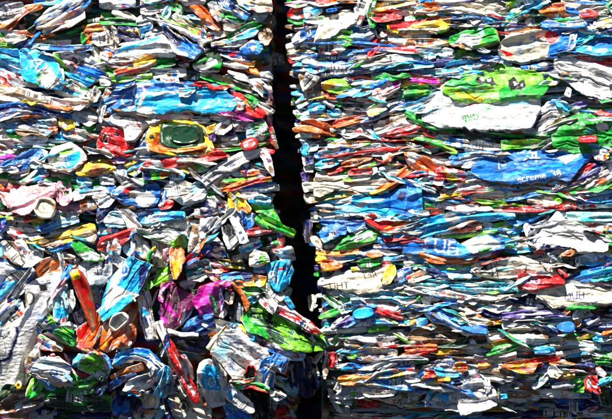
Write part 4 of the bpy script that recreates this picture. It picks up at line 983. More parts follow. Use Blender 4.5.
-10,400 20,300 40,210 110,130 180,95 215,130 220,200 205,330 180,380 100,390 40,420|8|O|orange folded carton with a white spout|p R 45,220 110,130 180,98 190,130 100,200;l T 6 185,120 215,200;p Y 0,400 40,340 30,380;l R 6 150,380 200,300
50,250 75,200 130,180 170,200 175,240 120,290 80,308 55,290|13|W|round white spout cup on an orange carton|e 100 245 42 52 C -20;e 95 240 26 38 S -20
30,190 60,180 50,230 30,230|10|WC|small white fleck beside orange
215,60 250,20 275,90 290,200 310,300 320,340 270,345 240,250|8|W|narrow white and blue upright carton|p b 235,160 280,170 290,210 240,205;p b 225,40 250,20 258,80 230,90
260,-20 290,-10 310,30 290,45 270,60|9|gG|lime green star shaped shard
-20,180 0,160 60,60 120,10 160,30 80,110 10,190|9|WCb|white lower panel of a gable top carton
350,130 370,30 430,40 560,100 530,190 470,250 400,300 360,240|7|mK|dark magenta carton side|p M 360,130 400,140 460,220 450,230 380,160;p M 350,220 380,210 400,250 380,265;l K 7 400,80 470,190;p R 465,195 490,215 475,228
350,120 360,20 420,10 440,30 380,50 370,120|8|PRM|dull pink folded rim
470,20 520,-10 560,10 540,50 500,60|6|STK|grey brown bent edge
330,250 370,240 400,330 380,370 340,300|9|WKS|white ragged tear line|l K 4 340,260 385,350
490,300 520,240 600,200 660,205 680,280 600,330 500,325|9|BN|blue crumpled carton in half shade|n N 8
380,370 400,340 440,400 500,520 560,640 580,720 540,720 470,600 420,480|9|R|long red and white folded edge|l W 9 440,430 520,600;p P 450,560 480,590 470,610
410,290 480,315 560,310 570,325 480,330 420,310|10|W|thin white glinting edge
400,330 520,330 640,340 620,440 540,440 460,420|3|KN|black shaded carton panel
100,390 130,350 180,365 170,400 110,420|10|WC|small white crumple below an orange carton
T 204 280
-20,40 60,20 140,10 170,20 110,60 100,120 130,190 100,220 60,190 20,250 -60,130|10|M|magenta carton with a green lettered label|p D 35,85 85,90 105,215 65,205;t A 20 66 120 -72 ferme;l O 5 -20,40 170,15
160,10 200,20 250,110 260,160 230,230 180,255 120,230 110,130 130,60|7|KS|dark inner face of an open carton
90,50 150,20 180,80 160,140 120,110|9|CTK|crumpled tan lining|n K 6
110,170 130,180 120,220 100,215|9|C|small cream flap on a dark carton
170,20 230,60 270,140 255,180 225,90 190,50|10|O|orange rim of an open carton
150,10 320,-10 320,30 220,45|8|OY|orange yellow panel edge
190,45 300,45 370,60 300,90 240,95|9|GWg|green and white folded flap
260,110 310,95 320,120 270,150|8|bA|small cyan fold
330,90 370,70 440,140 410,200 340,140|11|WKS|white scrap with black brush marks|l K 5 345,100 420,170;l K 5 360,90 430,150;l K 4 340,120 400,190
310,20 400,-20 450,20 480,100 440,130 370,60|9|CSW|grey cream shaded end by the gap
230,220 330,80 420,170 520,230 611,280 700,330 720,400 600,420 500,410 380,345 270,300|9|gGD|lime and green leafy carton near the gap|n g 9;l A 7 280,240 390,270;l A 5 350,270 450,310;p K 385,170 410,180 395,330 370,300;l D 10 330,90 300,210
430,190 460,120 540,190 640,250 700,310 640,300 540,240|10|WR|white rim with red edge by the gap|p R 430,190 450,175 580,235 570,245
480,110 500,100 540,160 520,170|10|bA|small cyan chip by the gap
0,260 60,230 150,250 140,290 60,300|9|WCS|white rounded carton corner with fine wrinkles
20,400 60,340 140,270 160,290 110,340 60,420|9|CgT|cream and lime upright edge|l g 6 50,410 120,300
140,260 240,265 290,300 300,350 250,340 200,320|9|bYT|cyan and gold carton corner
280,300 360,340 480,400 560,440 540,460 440,440 320,400|9|SAN|steel blue printed strip
50,430 120,310 200,300 260,340 340,400 420,490 410,560 330,600 240,600 180,590 130,520|10|W|white carton with blue sketch drawing and cream lettering|l B 4 140,330 220,350;l B 4 130,360 260,380;n S 12;l B 6 150,450 180,490;l B 6 155,490 185,540;l B 5 140,520 180,530;p A 60,420 130,330 150,400 120,470
340,480 400,460 440,440 500,470 475,560 460,500 420,510 410,640 370,640 330,560|10|B|royal blue torn carton loop|l b 5 350,500 400,480 450,480
T 306 280
15,110 40,95 60,120 50,150 70,150 35,190 20,170|-3|CW|cream torn scrap hanging in the gap
70,20 110,0 130,40 110,80 75,50|6|BN|small royal blue fold by the gap
110,20 180,10 300,40 280,60 140,40|6|WN|white lens shaped layer with navy edge
140,80 200,45 240,75 180,100|8|C|tan rounded lens shaped panel
200,20 300,15 320,40 260,60|5|NBW|navy layer
300,20 440,20 450,40 380,50|7|RW|thin red edge layer
200,90 260,75 280,100 220,125|7|G|green rounded tip
270,80 330,55 450,45 540,50 620,40 680,55 700,90 560,105 400,105 280,110|8|tAb|long turquoise wavy carton with white veins|l W 3 300,90 450,65;n A 6
480,40 560,10 620,5 600,40 520,50|6|AtW|pale turquoise layer end
540,90 640,80 680,110 620,140 560,120|6|Bb|mid blue fold
100,95 160,105 220,160 210,190 130,130|7|WG|white curved edge with green|l G 5 120,110 205,165
90,215 140,180 200,165 210,190 120,225|8|gG|lime green curled carton at the gap
200,115 300,120 330,150 220,200 200,180|6|AWS|pale aqua white layer
280,110 400,105 540,110 590,140 560,185 450,165 330,140|7|SAW|grey blue smooth carton
330,150 350,138 430,160 540,195 550,215 520,222 420,190|9|R|long dark red sagging edge|l K 3 340,145 520,205
270,210 290,175 350,155 400,165 410,200 370,225 300,235|10|bB|small blue box like carton end|p b 310,215 400,190 405,205 360,225
150,280 180,240 240,210 260,220 180,290|8|W|white narrow oval carton edge
190,270 270,220 310,245 250,275|9|BV|blue violet triangular fold
300,250 360,215 470,190 480,230 400,270 330,265|7|WVB|white and violet crumpled carton|n V 6
380,295 430,265 490,270 480,295 400,305|7|gG|small green wedge
130,300 200,275 370,270 380,300 250,310 140,315|5|WSC|thin grey white layers
470,230 560,180 640,160 700,200 620,260 520,270|7|CTK|cream shredded fibrous carton|n T 4;n K 6
270,340 420,320 520,300 580,310 540,345 400,365 300,365|6|SKC|grey fibrous pressed layers
230,350 260,420 380,410 520,405 600,370 560,340 400,365|6|STK|dark grey woody carton edges|n K 5
70,340 120,340 140,390 90,400|4|AGW|small dark aqua scrap by the gap
150,370 200,310 220,330 180,390|5|gKG|small lime edge by the gap
-10,250 30,270 90,370 60,380 20,330|7|WG|white curved rim by the gap
-20,270 20,310 60,380 40,419 -20,400|5|GgD|green carton end in the gap
T 408 280
-10,10 160,0 330,20 480,20 620,20 640,60 480,75 330,60 160,40|7|tAb|turquoise and aqua long layer|n W 5
460,30 520,15 560,60 500,80 450,65|7|Gg|small green end
-20,55 80,40 200,55 300,80 420,100 640,85 640,105 480,125 320,120 200,100 90,70 20,90|9|WC|long white carton wave|l S 4 200,70 400,110
0,120 60,85 75,130 40,160 0,155|8|G|green rounded carton tip|p K 0,100 40,85 20,105
60,80 150,75 190,110 100,150|6|WC|white folded leaf
170,90 200,80 330,150 360,180 250,160|7|WK|white and black pleats|l K 4 180,95 330,165
220,105 300,120 280,140 240,135|8|BN|small blue wedge
450,110 520,95 640,90 640,125 520,130|6|NBV|blue violet long leaf
320,150 400,120 440,135 380,170 330,170|6|WSC|grey white scrap
340,195 380,160 440,130 450,180 410,195|8|BWO|violet blue carton corner with orange triangle|p O 375,180 400,155 415,165 395,185
440,180 500,185 540,220 480,210|7|NB|dark blue wavy sliver
440,150 560,135 640,130 640,170 520,190|6|WCT|white layered panel
-20,190 80,150 130,150 100,190 20,230|6|CTW|tan cream layer
10,260 60,220 110,235 100,270 20,295|8|bB|cyan folded lump
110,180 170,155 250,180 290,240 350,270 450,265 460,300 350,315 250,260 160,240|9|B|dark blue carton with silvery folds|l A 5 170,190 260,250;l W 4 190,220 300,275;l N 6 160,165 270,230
280,220 330,195 420,220 480,250 420,265 340,255|8|YTC|mustard rocky textured carton|n T 5
340,195 400,200 420,215 350,210|8|OR|thin orange layer
430,240 500,230 560,230 540,260 460,270|7|OYC|tan orange layer
560,250 620,235 640,280 570,290|6|WS|small white box end
0,340 40,290 140,265 240,300 320,310 340,350 290,390 150,400 20,380|7|TCK|dark olive brown fibrous carton|n K 4;l C 4 50,320 200,300;l C 4 150,290 280,380
0,395 90,375 150,390 140,419 0,419|8|RO|red orange wavy carton
320,360 400,310 520,300 580,330 520,360 420,380|7|DWK|dark green and white striped scrap|l W 4 350,350 360,330;l W 4 390,335 400,315;l W 4 430,330 440,312;l W 4 470,325 480,308
400,370 500,345 560,370 480,400|6|CYW|cream flattened scrap
500,380 580,350 600,370 540,400|8|YRO|red yellow leaf
290,390 360,370 420,390 400,410 320,410|6|WCK|pale layered scrap
T 510 280
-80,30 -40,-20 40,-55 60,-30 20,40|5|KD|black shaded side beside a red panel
40,40 45,-20 70,-45 200,-30 300,-20 305,30 180,40 150,60 60,50|13|R|bright red carton panel with white italic letters|x .1 0;t W 42 115 0 -6 ASD;l W 4 60,40 120,50
155,90 180,25 400,28 520,50 611,90 590,130 420,150 260,165|11|C|white carton with dark blue lettering and a blue curve|x .15 0;t N 42 375 88 2 MUH;l N 4 225,110 370,108 450,110 480,85;l N 5 340,155 420,140 560,120;l K 3 160,90 260,160
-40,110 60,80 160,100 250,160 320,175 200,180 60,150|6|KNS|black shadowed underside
330,0 500,10 640,40 640,80 520,50 400,30|7|CPW|cream layered edge with pink tints
560,80 611,75 640,110 590,110|7|WGC|white scrap with green drawing
-20,200 80,180 200,185 310,205 280,220 150,205 40,230 -20,235|9|NSV|slate violet long curved carton|l W 3 40,200 250,200
-20,150 80,130 170,160 100,185 -20,190|7|CTW|cream crumpled layer with brown shadow
320,180 345,170 350,195 320,200|9|O|tiny orange scrap
370,200 400,165 470,165 460,190 400,220 370,225|9|W|white carton with green squiggles|l G 7 390,205 410,180 430,195 440,180;l G 5 400,210 450,195
-20,310 60,260 140,240 200,300 220,360 100,370 80,390 0,340|8|CWT|cream bent carton with dark hollow|p K 110,300 160,290 190,320 150,330
180,260 210,245 290,310 260,320|8|NBA|blue and grey pleats
265,270 300,245 360,240 380,270 380,300 320,315 275,295|12|B|bright royal blue round cap end|l N 4 300,300 370,290
380,240 420,235 410,265 390,270|8|CPO|small peach scrap
440,240 520,200 530,230 470,280|8|BWN|royal blue folded corner with white
500,180 611,150 640,200 540,220|6|KTW|brown black hollow
590,180 640,170 640,200 600,205|7|bA|small blue chip at the right edge
400,300 500,260 620,250 640,280 500,290|7|NBW|navy layered carton
540,320 580,290 605,310 590,340|9|O|small orange wedge
500,350 540,330 590,345 540,370|8|bAW|pale aqua chip
340,350 400,330 480,320 460,345 360,365|6|gYT|green yellow layers|n T 5
320,390 340,360 390,365 400,390|9|bW|small sky blue wedge with white stripe|l W 5 340,365 365,385
-80,400 0,370 60,360 70,390 -20,425 -120,440|9|G|bright green wavy strip|l g 4 -60,405 40,375
150,410 190,395 240,405 250,425 160,435|9|bB|sky blue oval end
260,340 330,300 400,330 330,350|5|TGR|brown green fibrous scrap|n G 5
440,360 520,390 520,419 380,400|6|AGW|pale layered scrap with green line
540,370 640,360 640,400 560,400|5|NB|dark blue layer at the right edge
T 0 349
-20,280 40,210 90,220 90,260 30,290 -20,330|9|D|dark green round carton end in the corner
100,210 120,190 135,210 120,235|10|YTW|small brass coloured ring|e 117 213 8 8 T
160,60 220,0 250,60 210,120 160,180 130,240 110,180|8|CTK|cream torn edge with brown curl|e 185 65 16 30 T
200,120 240,70 300,50 360,40 430,100 420,160 370,215 300,195 240,150|11|W|white rounded carton with a blue circular badge|e 333 145 24 24 B;e 333 145 15 15 W;l B 5 335,150 345,135;p A 230,100 300,60 330,70 290,100;l S 4 210,130 300,180
300,40 330,20 345,50 320,60|10|R|small red fleck
160,260 190,180 230,165 260,220 230,270 170,290|8|Gg|green wedge with white streak|l W 5 190,240 230,190
230,165 310,200 330,240 280,240|8|bA|sky blue fold beneath a white carton
410,180 480,190 550,160 600,180 540,260 460,280 400,240 380,210|8|GgW|green crumpled carton with pale streaks|n W 9
420,170 440,140 480,180 440,190|7|G|small green tip
450,60 480,30 530,40 500,100 450,100|10|bW|blue and white carton corner
480,110 500,50 560,10 630,30 660,110 640,170 560,160|10|W|white carton with a green splash picture|p g 490,80 540,40 600,30 630,70 610,120 540,140 500,110;e 545 92 12 10 W;e 545 92 6 6 D;n G 9;e 590 85 8 8 W
470,120 540,150 550,165 470,150|9|RK|dark red sharp edge
540,210 611,160 640,200 570,290 540,260|8|DK|very dark green folded side
580,230 640,190 650,220 600,280|9|AWN|pale blue chip on dark green|n N 5
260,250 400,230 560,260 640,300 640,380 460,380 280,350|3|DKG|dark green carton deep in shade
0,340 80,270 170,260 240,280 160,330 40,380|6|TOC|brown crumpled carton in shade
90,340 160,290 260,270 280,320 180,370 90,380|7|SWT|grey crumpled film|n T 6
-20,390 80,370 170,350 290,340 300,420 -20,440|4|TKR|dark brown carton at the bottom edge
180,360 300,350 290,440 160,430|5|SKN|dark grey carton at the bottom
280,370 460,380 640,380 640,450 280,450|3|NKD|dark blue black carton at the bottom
T 102 349
80,70 110,20 180,-5 280,0 330,50 360,100 340,120 280,60 190,50 110,90|9|Bb|blue bent carton arch|l b 6 120,40 280,20
180,50 270,20 300,60 340,110 290,120 250,60|9|W|white band on a blue arch
130,55 190,50 180,75 140,75|8|PW|small pale pink fold
60,160 130,120 240,85 245,120 180,140 80,190|9|O|orange carton edge with golden rim|l Y 5 70,160 240,92
40,220 100,170 200,140 210,160 120,200 50,250|9|NB|dark blue and royal folded edge|p B 70,220 120,180 120,200 70,240;l W 6 0,240 60,180
130,240 180,180 300,130 340,110 360,160 290,230 200,260|9|WS|white crumpled carton with pale print lines|l S 3 160,210 280,170;l S 4 200,190 300,210;l b 3 150,230 250,160
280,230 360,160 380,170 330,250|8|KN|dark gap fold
310,270 360,180 390,100 420,140 400,200 400,260 370,290|11|bA|cyan folded ribbon|l A 5 340,250 390,170
340,140 370,105 400,100 390,150 350,160|11|bAB|small cyan bent tip
390,270 380,160 440,160 430,260|8|SK|grey shaded panel
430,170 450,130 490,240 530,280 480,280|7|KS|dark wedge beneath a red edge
500,240 540,230 570,300 540,320|9|WC|white fluttering tip
460,40 500,30 540,100 545,170 520,200 490,110|10|WSR|grey white ribbed fold|l S 4 490,60 530,160
400,300 440,275 560,310 640,330 640,440 500,440 430,400|10|C|cream carton with a round dark lid hole|e 478 350 34 40 K;e 478 352 24 30 C;e 480 354 15 20 K;l T 4 500,320 620,350
190,290 260,260 320,290 330,380 260,440 180,420|9|CSK|grey cream crumpled carton|n K 8
60,260 190,250 200,290 180,420 80,420 40,340|5|NBS|dark steel blue carton at the bottom
330,300 390,280 420,400 400,440 330,400|6|NBK|dark blue crumple at the bottom
300,380 350,360 360,400 320,440|8|AbS|small pale blue chip at the bottom
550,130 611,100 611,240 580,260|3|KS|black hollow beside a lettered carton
T 204 349
-20,90 20,60 90,90 130,150 130,200 110,280 120,330 50,340 0,280 -30,200|11|W|white and sky blue carton with an oval seal|p b 10,80 85,100 90,140 100,250 0,235 -20,180;e 50 195 22 32 W;e 50 197 15 24 b;l W 4 45,190 55,205
95,260 120,200 200,235 260,290 300,370 250,380 190,340|10|W|white carton end with blue ecre lettering|t B 44 170 236 -12 écre;t B 44 170 237 -12 écre
110,300 190,300 260,360 270,440 140,440|11|B|blue carton corner with pale emblem|e 165 355 34 20 A -20;e 165 355 24 13 b -20;l W 7 110,300 200,320
130,120 200,190 190,220 130,180|5|TKO|dark brown fold
240,150 260,100 300,95 320,140 280,190|11|RK|dark red round scrap
200,220 230,185 290,180 380,230 370,250 280,220 220,240|11|GRg|green carton edge with red underside|p R 230,225 300,210 360,260 290,245
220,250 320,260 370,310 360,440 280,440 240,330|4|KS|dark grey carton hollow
370,60 440,50 465,90 460,130 440,90 400,80|11|B|royal blue torn loop tip
365,215 390,150 400,150 380,215|12|WS|white torn sliver
390,240 440,245 490,280 440,305 410,290|9|WCK|pale fan shaped scrap|l K 3 400,255 470,290;l K 3 410,245 480,280
400,290 440,300 420,370 400,360|8|SCK|grey dangling scrap
420,350 490,340 510,400 430,420|6|RK|dark red carton in the bottom gap
450,20 520,0 600,30 580,60 500,60|9|WAb|white and cyan tip near the gap
430,-20 470,0 500,60 440,40|7|SNK|dark steel edge near the gap
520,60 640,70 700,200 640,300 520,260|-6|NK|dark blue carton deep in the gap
T 306 349
40,80 60,40 100,20 90,40 60,90|6|CSW|cream torn strip by the gap
135,100 140,30 175,20 185,70 160,105|8|RP|small red and white carton end by the gap
100,110 130,20 145,40 130,130 115,180|5|CTW|cream ragged edge by the gap
180,30 250,30 280,80 200,90|4|K|black hollow carton
230,5 400,-10 540,10 520,50 380,70 290,60|7|SCT|grey fibrous pressed carton|n K 4;n T 5
190,100 260,85 270,100 200,110|7|WS|thin white line scrap
240,120 280,85 340,100 460,100 480,140 330,140|8|NBb|navy curved layer
330,110 400,85 470,60 500,60 470,100 400,120|9|W|white bent lens shaped sheet
440,140 490,60 600,60 640,70 640,160 540,165|9|B|blue carton with white dotted pattern|n W 4;p R 600,110 640,105 640,160 605,155
210,200 215,170 260,155 360,155 370,205 250,215|9|YO|golden carton end with brown mottling|n T 5
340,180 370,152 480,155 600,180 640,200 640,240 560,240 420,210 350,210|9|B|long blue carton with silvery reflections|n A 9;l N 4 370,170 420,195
170,240 200,190 215,210 200,260|7|CTW|cream folded corner by the gap
200,290 215,235 300,220 350,235 370,280 280,300|9|WSP|white rounded carton end with a lilac tint
340,240 450,215 530,235 500,280 380,285|9|WSC|pale layered carton with black outline|l K 5 350,230 520,240
370,280 470,310 520,290 560,260 640,250 640,345 560,350 520,340 480,320|10|C|cream carton with dark blue lettering|t N 36 565 325 -2 YAO;l K 4 490,300 600,260
440,300 490,290 520,350 510,370 470,330|8|SCT|grey folded tip
150,290 200,280 270,310 260,340 190,330|9|WSG|white oval folded carton end low by the gap
135,250 160,260 180,330 220,390 190,380 150,310|8|CSW|cream curved rib low by the gap
210,370 260,360 260,400 220,400|7|STW|small grey scrap low by the gap
280,310 310,300 310,340 280,335|6|TCK|small brown scrap
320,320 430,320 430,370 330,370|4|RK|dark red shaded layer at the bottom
T 408 349
-20,30 60,0 150,-10 130,20 30,50|9|OR|orange flattened layer|l R 4 0,30 100,10
140,10 280,-15 310,20 200,30|8|OYT|orange tan layer
-10,80 40,55 110,60 100,80 30,90|7|GD|small green rounded layer
-10,90 20,75 60,130 20,150 -10,140|8|OPW|small orange and white stripes|l W 4 0,90 20,130
60,120 180,50 240,60 260,110 140,110|7|KWN|black and white pleated layers|l W 3 80,115 190,60;l W 3 110,115 210,70
170,80 230,65 255,95 220,115 180,105|8|NSB|dark blue scrap with white dots|n W 4
240,90 270,70 275,110 250,120|8|BV|small violet blue scrap
270,120 285,80 340,75 350,120 320,135|9|YO|yellow carton with small brown ring|e 300 105 16 14 T;e 300 105 9 8 Y;p R 320,95 340,95 340,110 322,115
180,110 240,40 380,60 460,90 640,80 640,110 420,110 300,60|6|WCT|white thin fan of layers
400,40 520,30 600,5 640,20 640,90 520,90 420,70|7|WSC|white grey long layers|l S 4 420,60 620,60
420,90 460,80 490,100 450,125 420,110|9|OYR|orange tip with yellow edge
-20,180 40,150 90,130 80,190 10,230 -20,220|8|bB|blue rounded carton
20,230 90,140 150,110 160,170 90,215|9|B|royal blue carton corner
145,130 170,108 270,125 300,155 200,165|9|bA|bright blue smooth carton top
95,145 110,122 145,125 165,160 100,170|11|RO|orange red round cap like blot
90,215 100,165 160,160 230,170 220,200 130,215|10|YCT|yellow cream carton with dark print|l K 5 105,180 150,185;p O 160,175 220,180 215,195 160,195;n T 6
230,200 240,165 290,160 330,190 260,205|9|BbN|blue end with pale top
280,135 330,150 380,190 330,205 290,170|8|WSP|grey pink layered scrap
340,150 400,120 450,135 440,180 370,190|8|SAN|steel blue wrinkled scrap|n K 6
450,130 540,110 611,130 640,160 560,200 480,180|8|CTS|tan grey crumpled carton with folds|l T 4 470,150 600,160
80,230 200,215 310,210 300,235 120,245|7|KS|dark flat layer
-30,240 20,260 90,250 60,320 20,360 -30,340|8|CgT|cream carton with a yellow green stain|n T 8
115,300 150,235 270,230 310,250 320,380 200,360 110,340|10|W|white carton with blue patches|p b 120,260 150,240 150,290 120,320;p b 160,270 240,260 250,320 190,310;p B 110,320 140,325 140,350 110,340;p R 150,225 180,240 165,248;n S 9
300,230 380,200 470,190 520,260 525,330 480,350 330,385 310,330|12|W|white folded carton box with brown creases|l T 5 410,310 450,220;l T 4 360,290 430,230;l T 7 455,250 500,320;l K 3 310,240 330,380
450,190 480,180 490,230 470,260|13|WS|small white folded peak
500,250 540,230 540,330 510,330|8|TGK|small dark tan scrap
520,280 580,275 585,295 530,300|9|bB|small bright blue scrap in shade
530,310 580,305 570,325 530,330|8|WYT|small white scrap in shade
350,380 450,360 450,410 380,420|7|AS|pale blue carton in bottom shade
160,370 200,370 190,390|5|S|tiny grey chip
560,215 640,205 640,230 570,235|6|SK|grey thin layer
T 510 349
-60,100 20,80 80,70 140,60 290,40 280,65 160,80 130,140 60,135|9|OYR|orange and red pointed carton|p R 110,60 290,38 280,60 120,80;l Y 6 0,100 120,100
60,100 140,110 110,140 70,140|8|OYC|peach folded carton part
140,70 280,60 240,120 150,130|7|NRK|dark plum carton panel
280,60 380,30 480,30 500,80 480,120 400,135 340,110|7|KN|black navy carton with grey edges|l S 4 330,100 480,60
490,20 640,15 640,100 500,90|7|G|bright green stepped carton|l g 6 500,50 630,45;n D 10
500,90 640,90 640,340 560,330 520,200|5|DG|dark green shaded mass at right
300,20 440,-10 480,10 400,40 300,40|7|CWS|cream folded panel
510,120 530,110 570,150 560,165 530,150|9|WR|small white and red scrap
450,190 470,165 520,160 530,200 540,260 490,250 450,240|10|R|red white and blue crumpled packet|p W 455,190 475,170 490,220 460,240;p W 480,210 520,220 520,235 485,230;p B 480,255 520,260 510,290 480,285
520,210 540,180 590,170 580,200 545,220|10|bA|small pale blue packet
225,140 240,100 270,105 310,140 280,170 240,165|10|WC|small white folded knob
305,165 310,140 380,135 380,165 350,175|9|Y|small yellow block
210,210 250,170 380,170 450,160 430,210 280,220|7|GD|green crumpled carton in shade
370,250 380,190 450,180 440,260|8|Gg|bright green folded carton in shade|n D 8
265,225 290,200 380,190 370,230 300,240|9|SA|grey blue cylindrical carton
130,225 200,170 230,130 240,150 210,200 150,240|8|SWA|grey blue bent spike
150,190 190,140 220,140 200,190|6|DG|dark green upright fold
0,215 60,160 150,160 140,210 40,230|6|CST|grey brown layered carton in shade|n K 6
100,280 190,250 320,245 440,275 450,290 250,295|9|CTW|long tan folded carton edge
0,240 100,235 150,270 80,295 0,290|6|TOK|dark orange brown carton in shade
0,330 100,295 260,285 300,350 150,360 20,370|8|SK|grey shaded carton panel
260,290 400,280 510,300 530,350 420,380 300,360|9|BN|dark royal blue carton at the bottom
480,350 520,330 545,360 500,385|10|PR|small rosy round end at the bottom
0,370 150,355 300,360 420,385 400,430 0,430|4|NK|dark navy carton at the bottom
"""
PLASTIC = ('tub', 'green round lid', 'round cap end', 'spout cup', 'spout ring', 'tab on', 'glossy red bulge', 'box like carton end', 'rounded can')
# parts that belong to another piece of the same carton: (thing, part, name of the part)
PARTS = [
 ('dark green glossy tub', 'dark green round lid', 'lid'),
 ('pale pink carton with faded dark', 'round cream spout ring', 'spout_ring'),
 ('pale pink carton with faded dark', 'pale pink folded end', 'end_flap'),
 ('pale pink carton with faded dark', 'small pink crumple beside', 'end_flap'),
 ('orange folded carton with a white spout', 'round white spout cup', 'spout_cup'),
 ('cream carton with blue lettering and round', 'white notch beside', 'notch'),
 ('cream carton with blue lettering and round', 'royal blue folded upper edge', 'end_flap'),
 ('big bright green carton with black', 'glossy red oval tab', 'pull_tab'),
 ('torn yellow carton around', 'yellow toothed lower rim', 'torn_rim'),
 ('white gable', 'white lower panel of a gable', 'side_panel'),
 ('magenta carton with a green', 'dark inner face of', 'inner_face'),
 ('magenta carton with a green', 'crumpled tan lining', 'lining'),
 ('magenta carton with a green', 'small cream flap on a dark', 'flap'),
 ('magenta carton with a green', 'orange rim of an open', 'rim'),
 ('bright red curved carton like', 'white rounded carton mouth', 'mouth'),
 ('bright red curved carton like', 'white carton base beneath', 'base'),
 ('big white carton with dark sketched', 'cream grey crinkled carton middle', 'side_panel'),
 ('big white carton with dark sketched', 'bright green crumple at', 'end_flap'),
 ('white carton with small colour squares', 'narrow dark blue upright fold', 'fold'),
 ('white carton with small colour squares', 'white carton side with pale', 'side_panel'),
 ('big bright white carton corner', 'dark blue and white striped fold', 'side_panel'),
 ('black foil carton corner', 'black fan folded carton', 'folded_end'),
 ('black foil carton corner', 'thin white and black torn strip', 'torn_edge'),
 ('orange torn rim around', 'dark green pocket', 'pocket'),
 ('blue bent carton arch', 'white band on a blue arch', 'band'),
 ('white and sky blue carton with an oval', 'white carton end with blue ecre', 'end_panel'),
 ('white and sky blue carton with an oval', 'blue carton corner with pale emblem', 'corner'),
 ('bright blue smooth carton top', 'orange red round cap like', 'cap'),
 ('white folded carton box with brown', 'small white folded peak', 'folded_peak'),
 ('royal blue torn carton loop', 'royal blue torn loop tip', 'loop'),
 ('grey and white carton with a white oval', 'long white carton tongue', 'tongue'),
 ('bright red folded carton with round', 'dark plum folded side', 'side_panel'),  # the red carton's shaded side, painted plum
 ('white carton with green upside', 'vivid green folded edge', 'edge_fold'),
 ('long white fold under', 'small golden triangle', 'corner'),
 ('white rounded carton with a blue circular', 'small red fleck', 'tip'),
 ('dark green round cap like carton', 'white rounded shape behind', 'inner_rim'),
 ('huge white carton with navy', 'white folded spine leaning', 'folded_spine'),
 ('bright blue curled carton', 'small white and grey panel on blue', 'panel'),
]
# big, easily found pieces by which the smaller ones are located in their labels
MARKS = [
 ('lime green carton with two', 'green cow carton'), ('white carton with green upside', 'green-lettered Lait carton'),
 ('big blue carton with upside', 'big blue Lait carton'), ('cream carton with blue lettering and round', 'red-sealed cream carton'),
 ('bright red carton panel', 'red ASD panel'), ('white carton with dark blue lettering and a', 'blue-lettered MUH carton'),
 ('big bright white carton corner', 'blank white corner'), ('black foil carton corner', 'black foil corner'),
 ('long sky blue carton with white stripes', 'sky-blue striped carton'), ('dark blue and white carton with large', 'blue UFi carton'),
 ('red and orange carton with barcode', 'red barcode carton'), ('big bright green carton', 'bright green carton'),
 ('huge white carton', 'huge white carton'), ('orange folded carton with a', 'orange spout carton'),
 ('bright blue and white gable', 'blue gable carton'), ('red carton tube', 'red carton tube'),
 ('bright red curved carton', 'red arch'), ('dark green glossy tub', 'dark green tub'),
 ('long orange and cream', 'long orange carton'), ('pale pink carton with faded', 'pink spout carton'),
 ('magenta carton with', 'magenta carton'), ('white carton with blue sketch', 'blue-sketched carton'),
 ('lime and green leafy carton', 'leafy green carton'), ('navy carton with yellow', 'yellow-scrolled navy carton'),
 ('sky blue bent carton', 'sky-blue LAIT carton'), ('long red carton with white square', 'red carton with flags'),
 ('deep blue and cyan carton', 'white-glared blue carton'), ('big crumpled white', 'big crumpled white carton'),
 ('bright royal blue round cap', 'royal blue cap'), ('white folded carton box', 'creased white box'),
 ('blue carton with white dotted', 'white-dotted blue carton'), ('silver carton covered', 'fine-lined silver carton'),
 ('bright red folded carton with round', 'red emblem carton'), ('bright red orange carton wedge', 'orange wedge'),
 ('cream carton with black lettering and mossy', 'mossy-ended Lait carton'), ('red and yellow tapered', 'red-yellow tapered carton'),
 ('red carton with yellow and white', 'red-yellow wedged carton'), ('royal blue carton with flying', 'flying-panel blue carton'),
 ('cream carton with bold black', 'black-outlined cream carton'), ('dark olive brown fibrous', 'olive fibrous carton'),
 ('bright green stepped', 'stepped green carton'), ('white rounded carton with a blue circular', 'blue-badged white carton'),
 ('dark blue glossy carton sagging', 'sagging navy carton'), ('big blue carton with turned', 'blue OC carton'),
 ('royal blue carton with a white oval', 'white-oval blue carton'), ('grey fibrous pressed layers', 'grey fibrous layers'),
 ('big cream carton with embossed', 'embossed cream carton'), ('long turquoise wavy', 'turquoise wavy carton'),
]
items = []
tx = ty = 0.0
for ln in DATA.strip().split('\n'):
    if ln.startswith('T '):
        tx, ty = [float(q) for q in ln.split()[1:3]]; continue
    f = ln.split('|')
    poly = [(float(p.split(',')[0])/TS+tx, float(p.split(',')[1])/TS+ty) for p in f[0].split()]
    ds = f[3]
    it = dict(poly=poly, z=float(f[1]), cols=f[2], desc=ds, ops=[o for o in (f[4].split(';') if len(f) > 4 else []) if o.strip()], tx=tx, ty=ty)
    it['ops'] = [' '.join(o.split()) for o in it['ops']]
    it['plastic'] = any(k in ds for k in PLASTIC) and not ds.startswith('torn')
    w = ds.split(' ')
    it['kind'] = 'scrap' if re.search(r'scrap|shred|crumple|chip|fleck|tangle|shard', ds) else 'carton'
    it['poly_c'] = np.array(poly).mean(0)
    items.append(it)
ga = [i for i in items if 'white gable top carton' in i['desc']][0]  # its dark right face has the shade painted in
def find(pre):
    if pre == 'white gable': return ga
    for i in items:
        if i['desc'].startswith(pre): return i
    raise KeyError(pre)
for a, b, nm in PARTS:
    p, c = find(a), find(b)
    c['parent'] = p; c['pname'] = nm

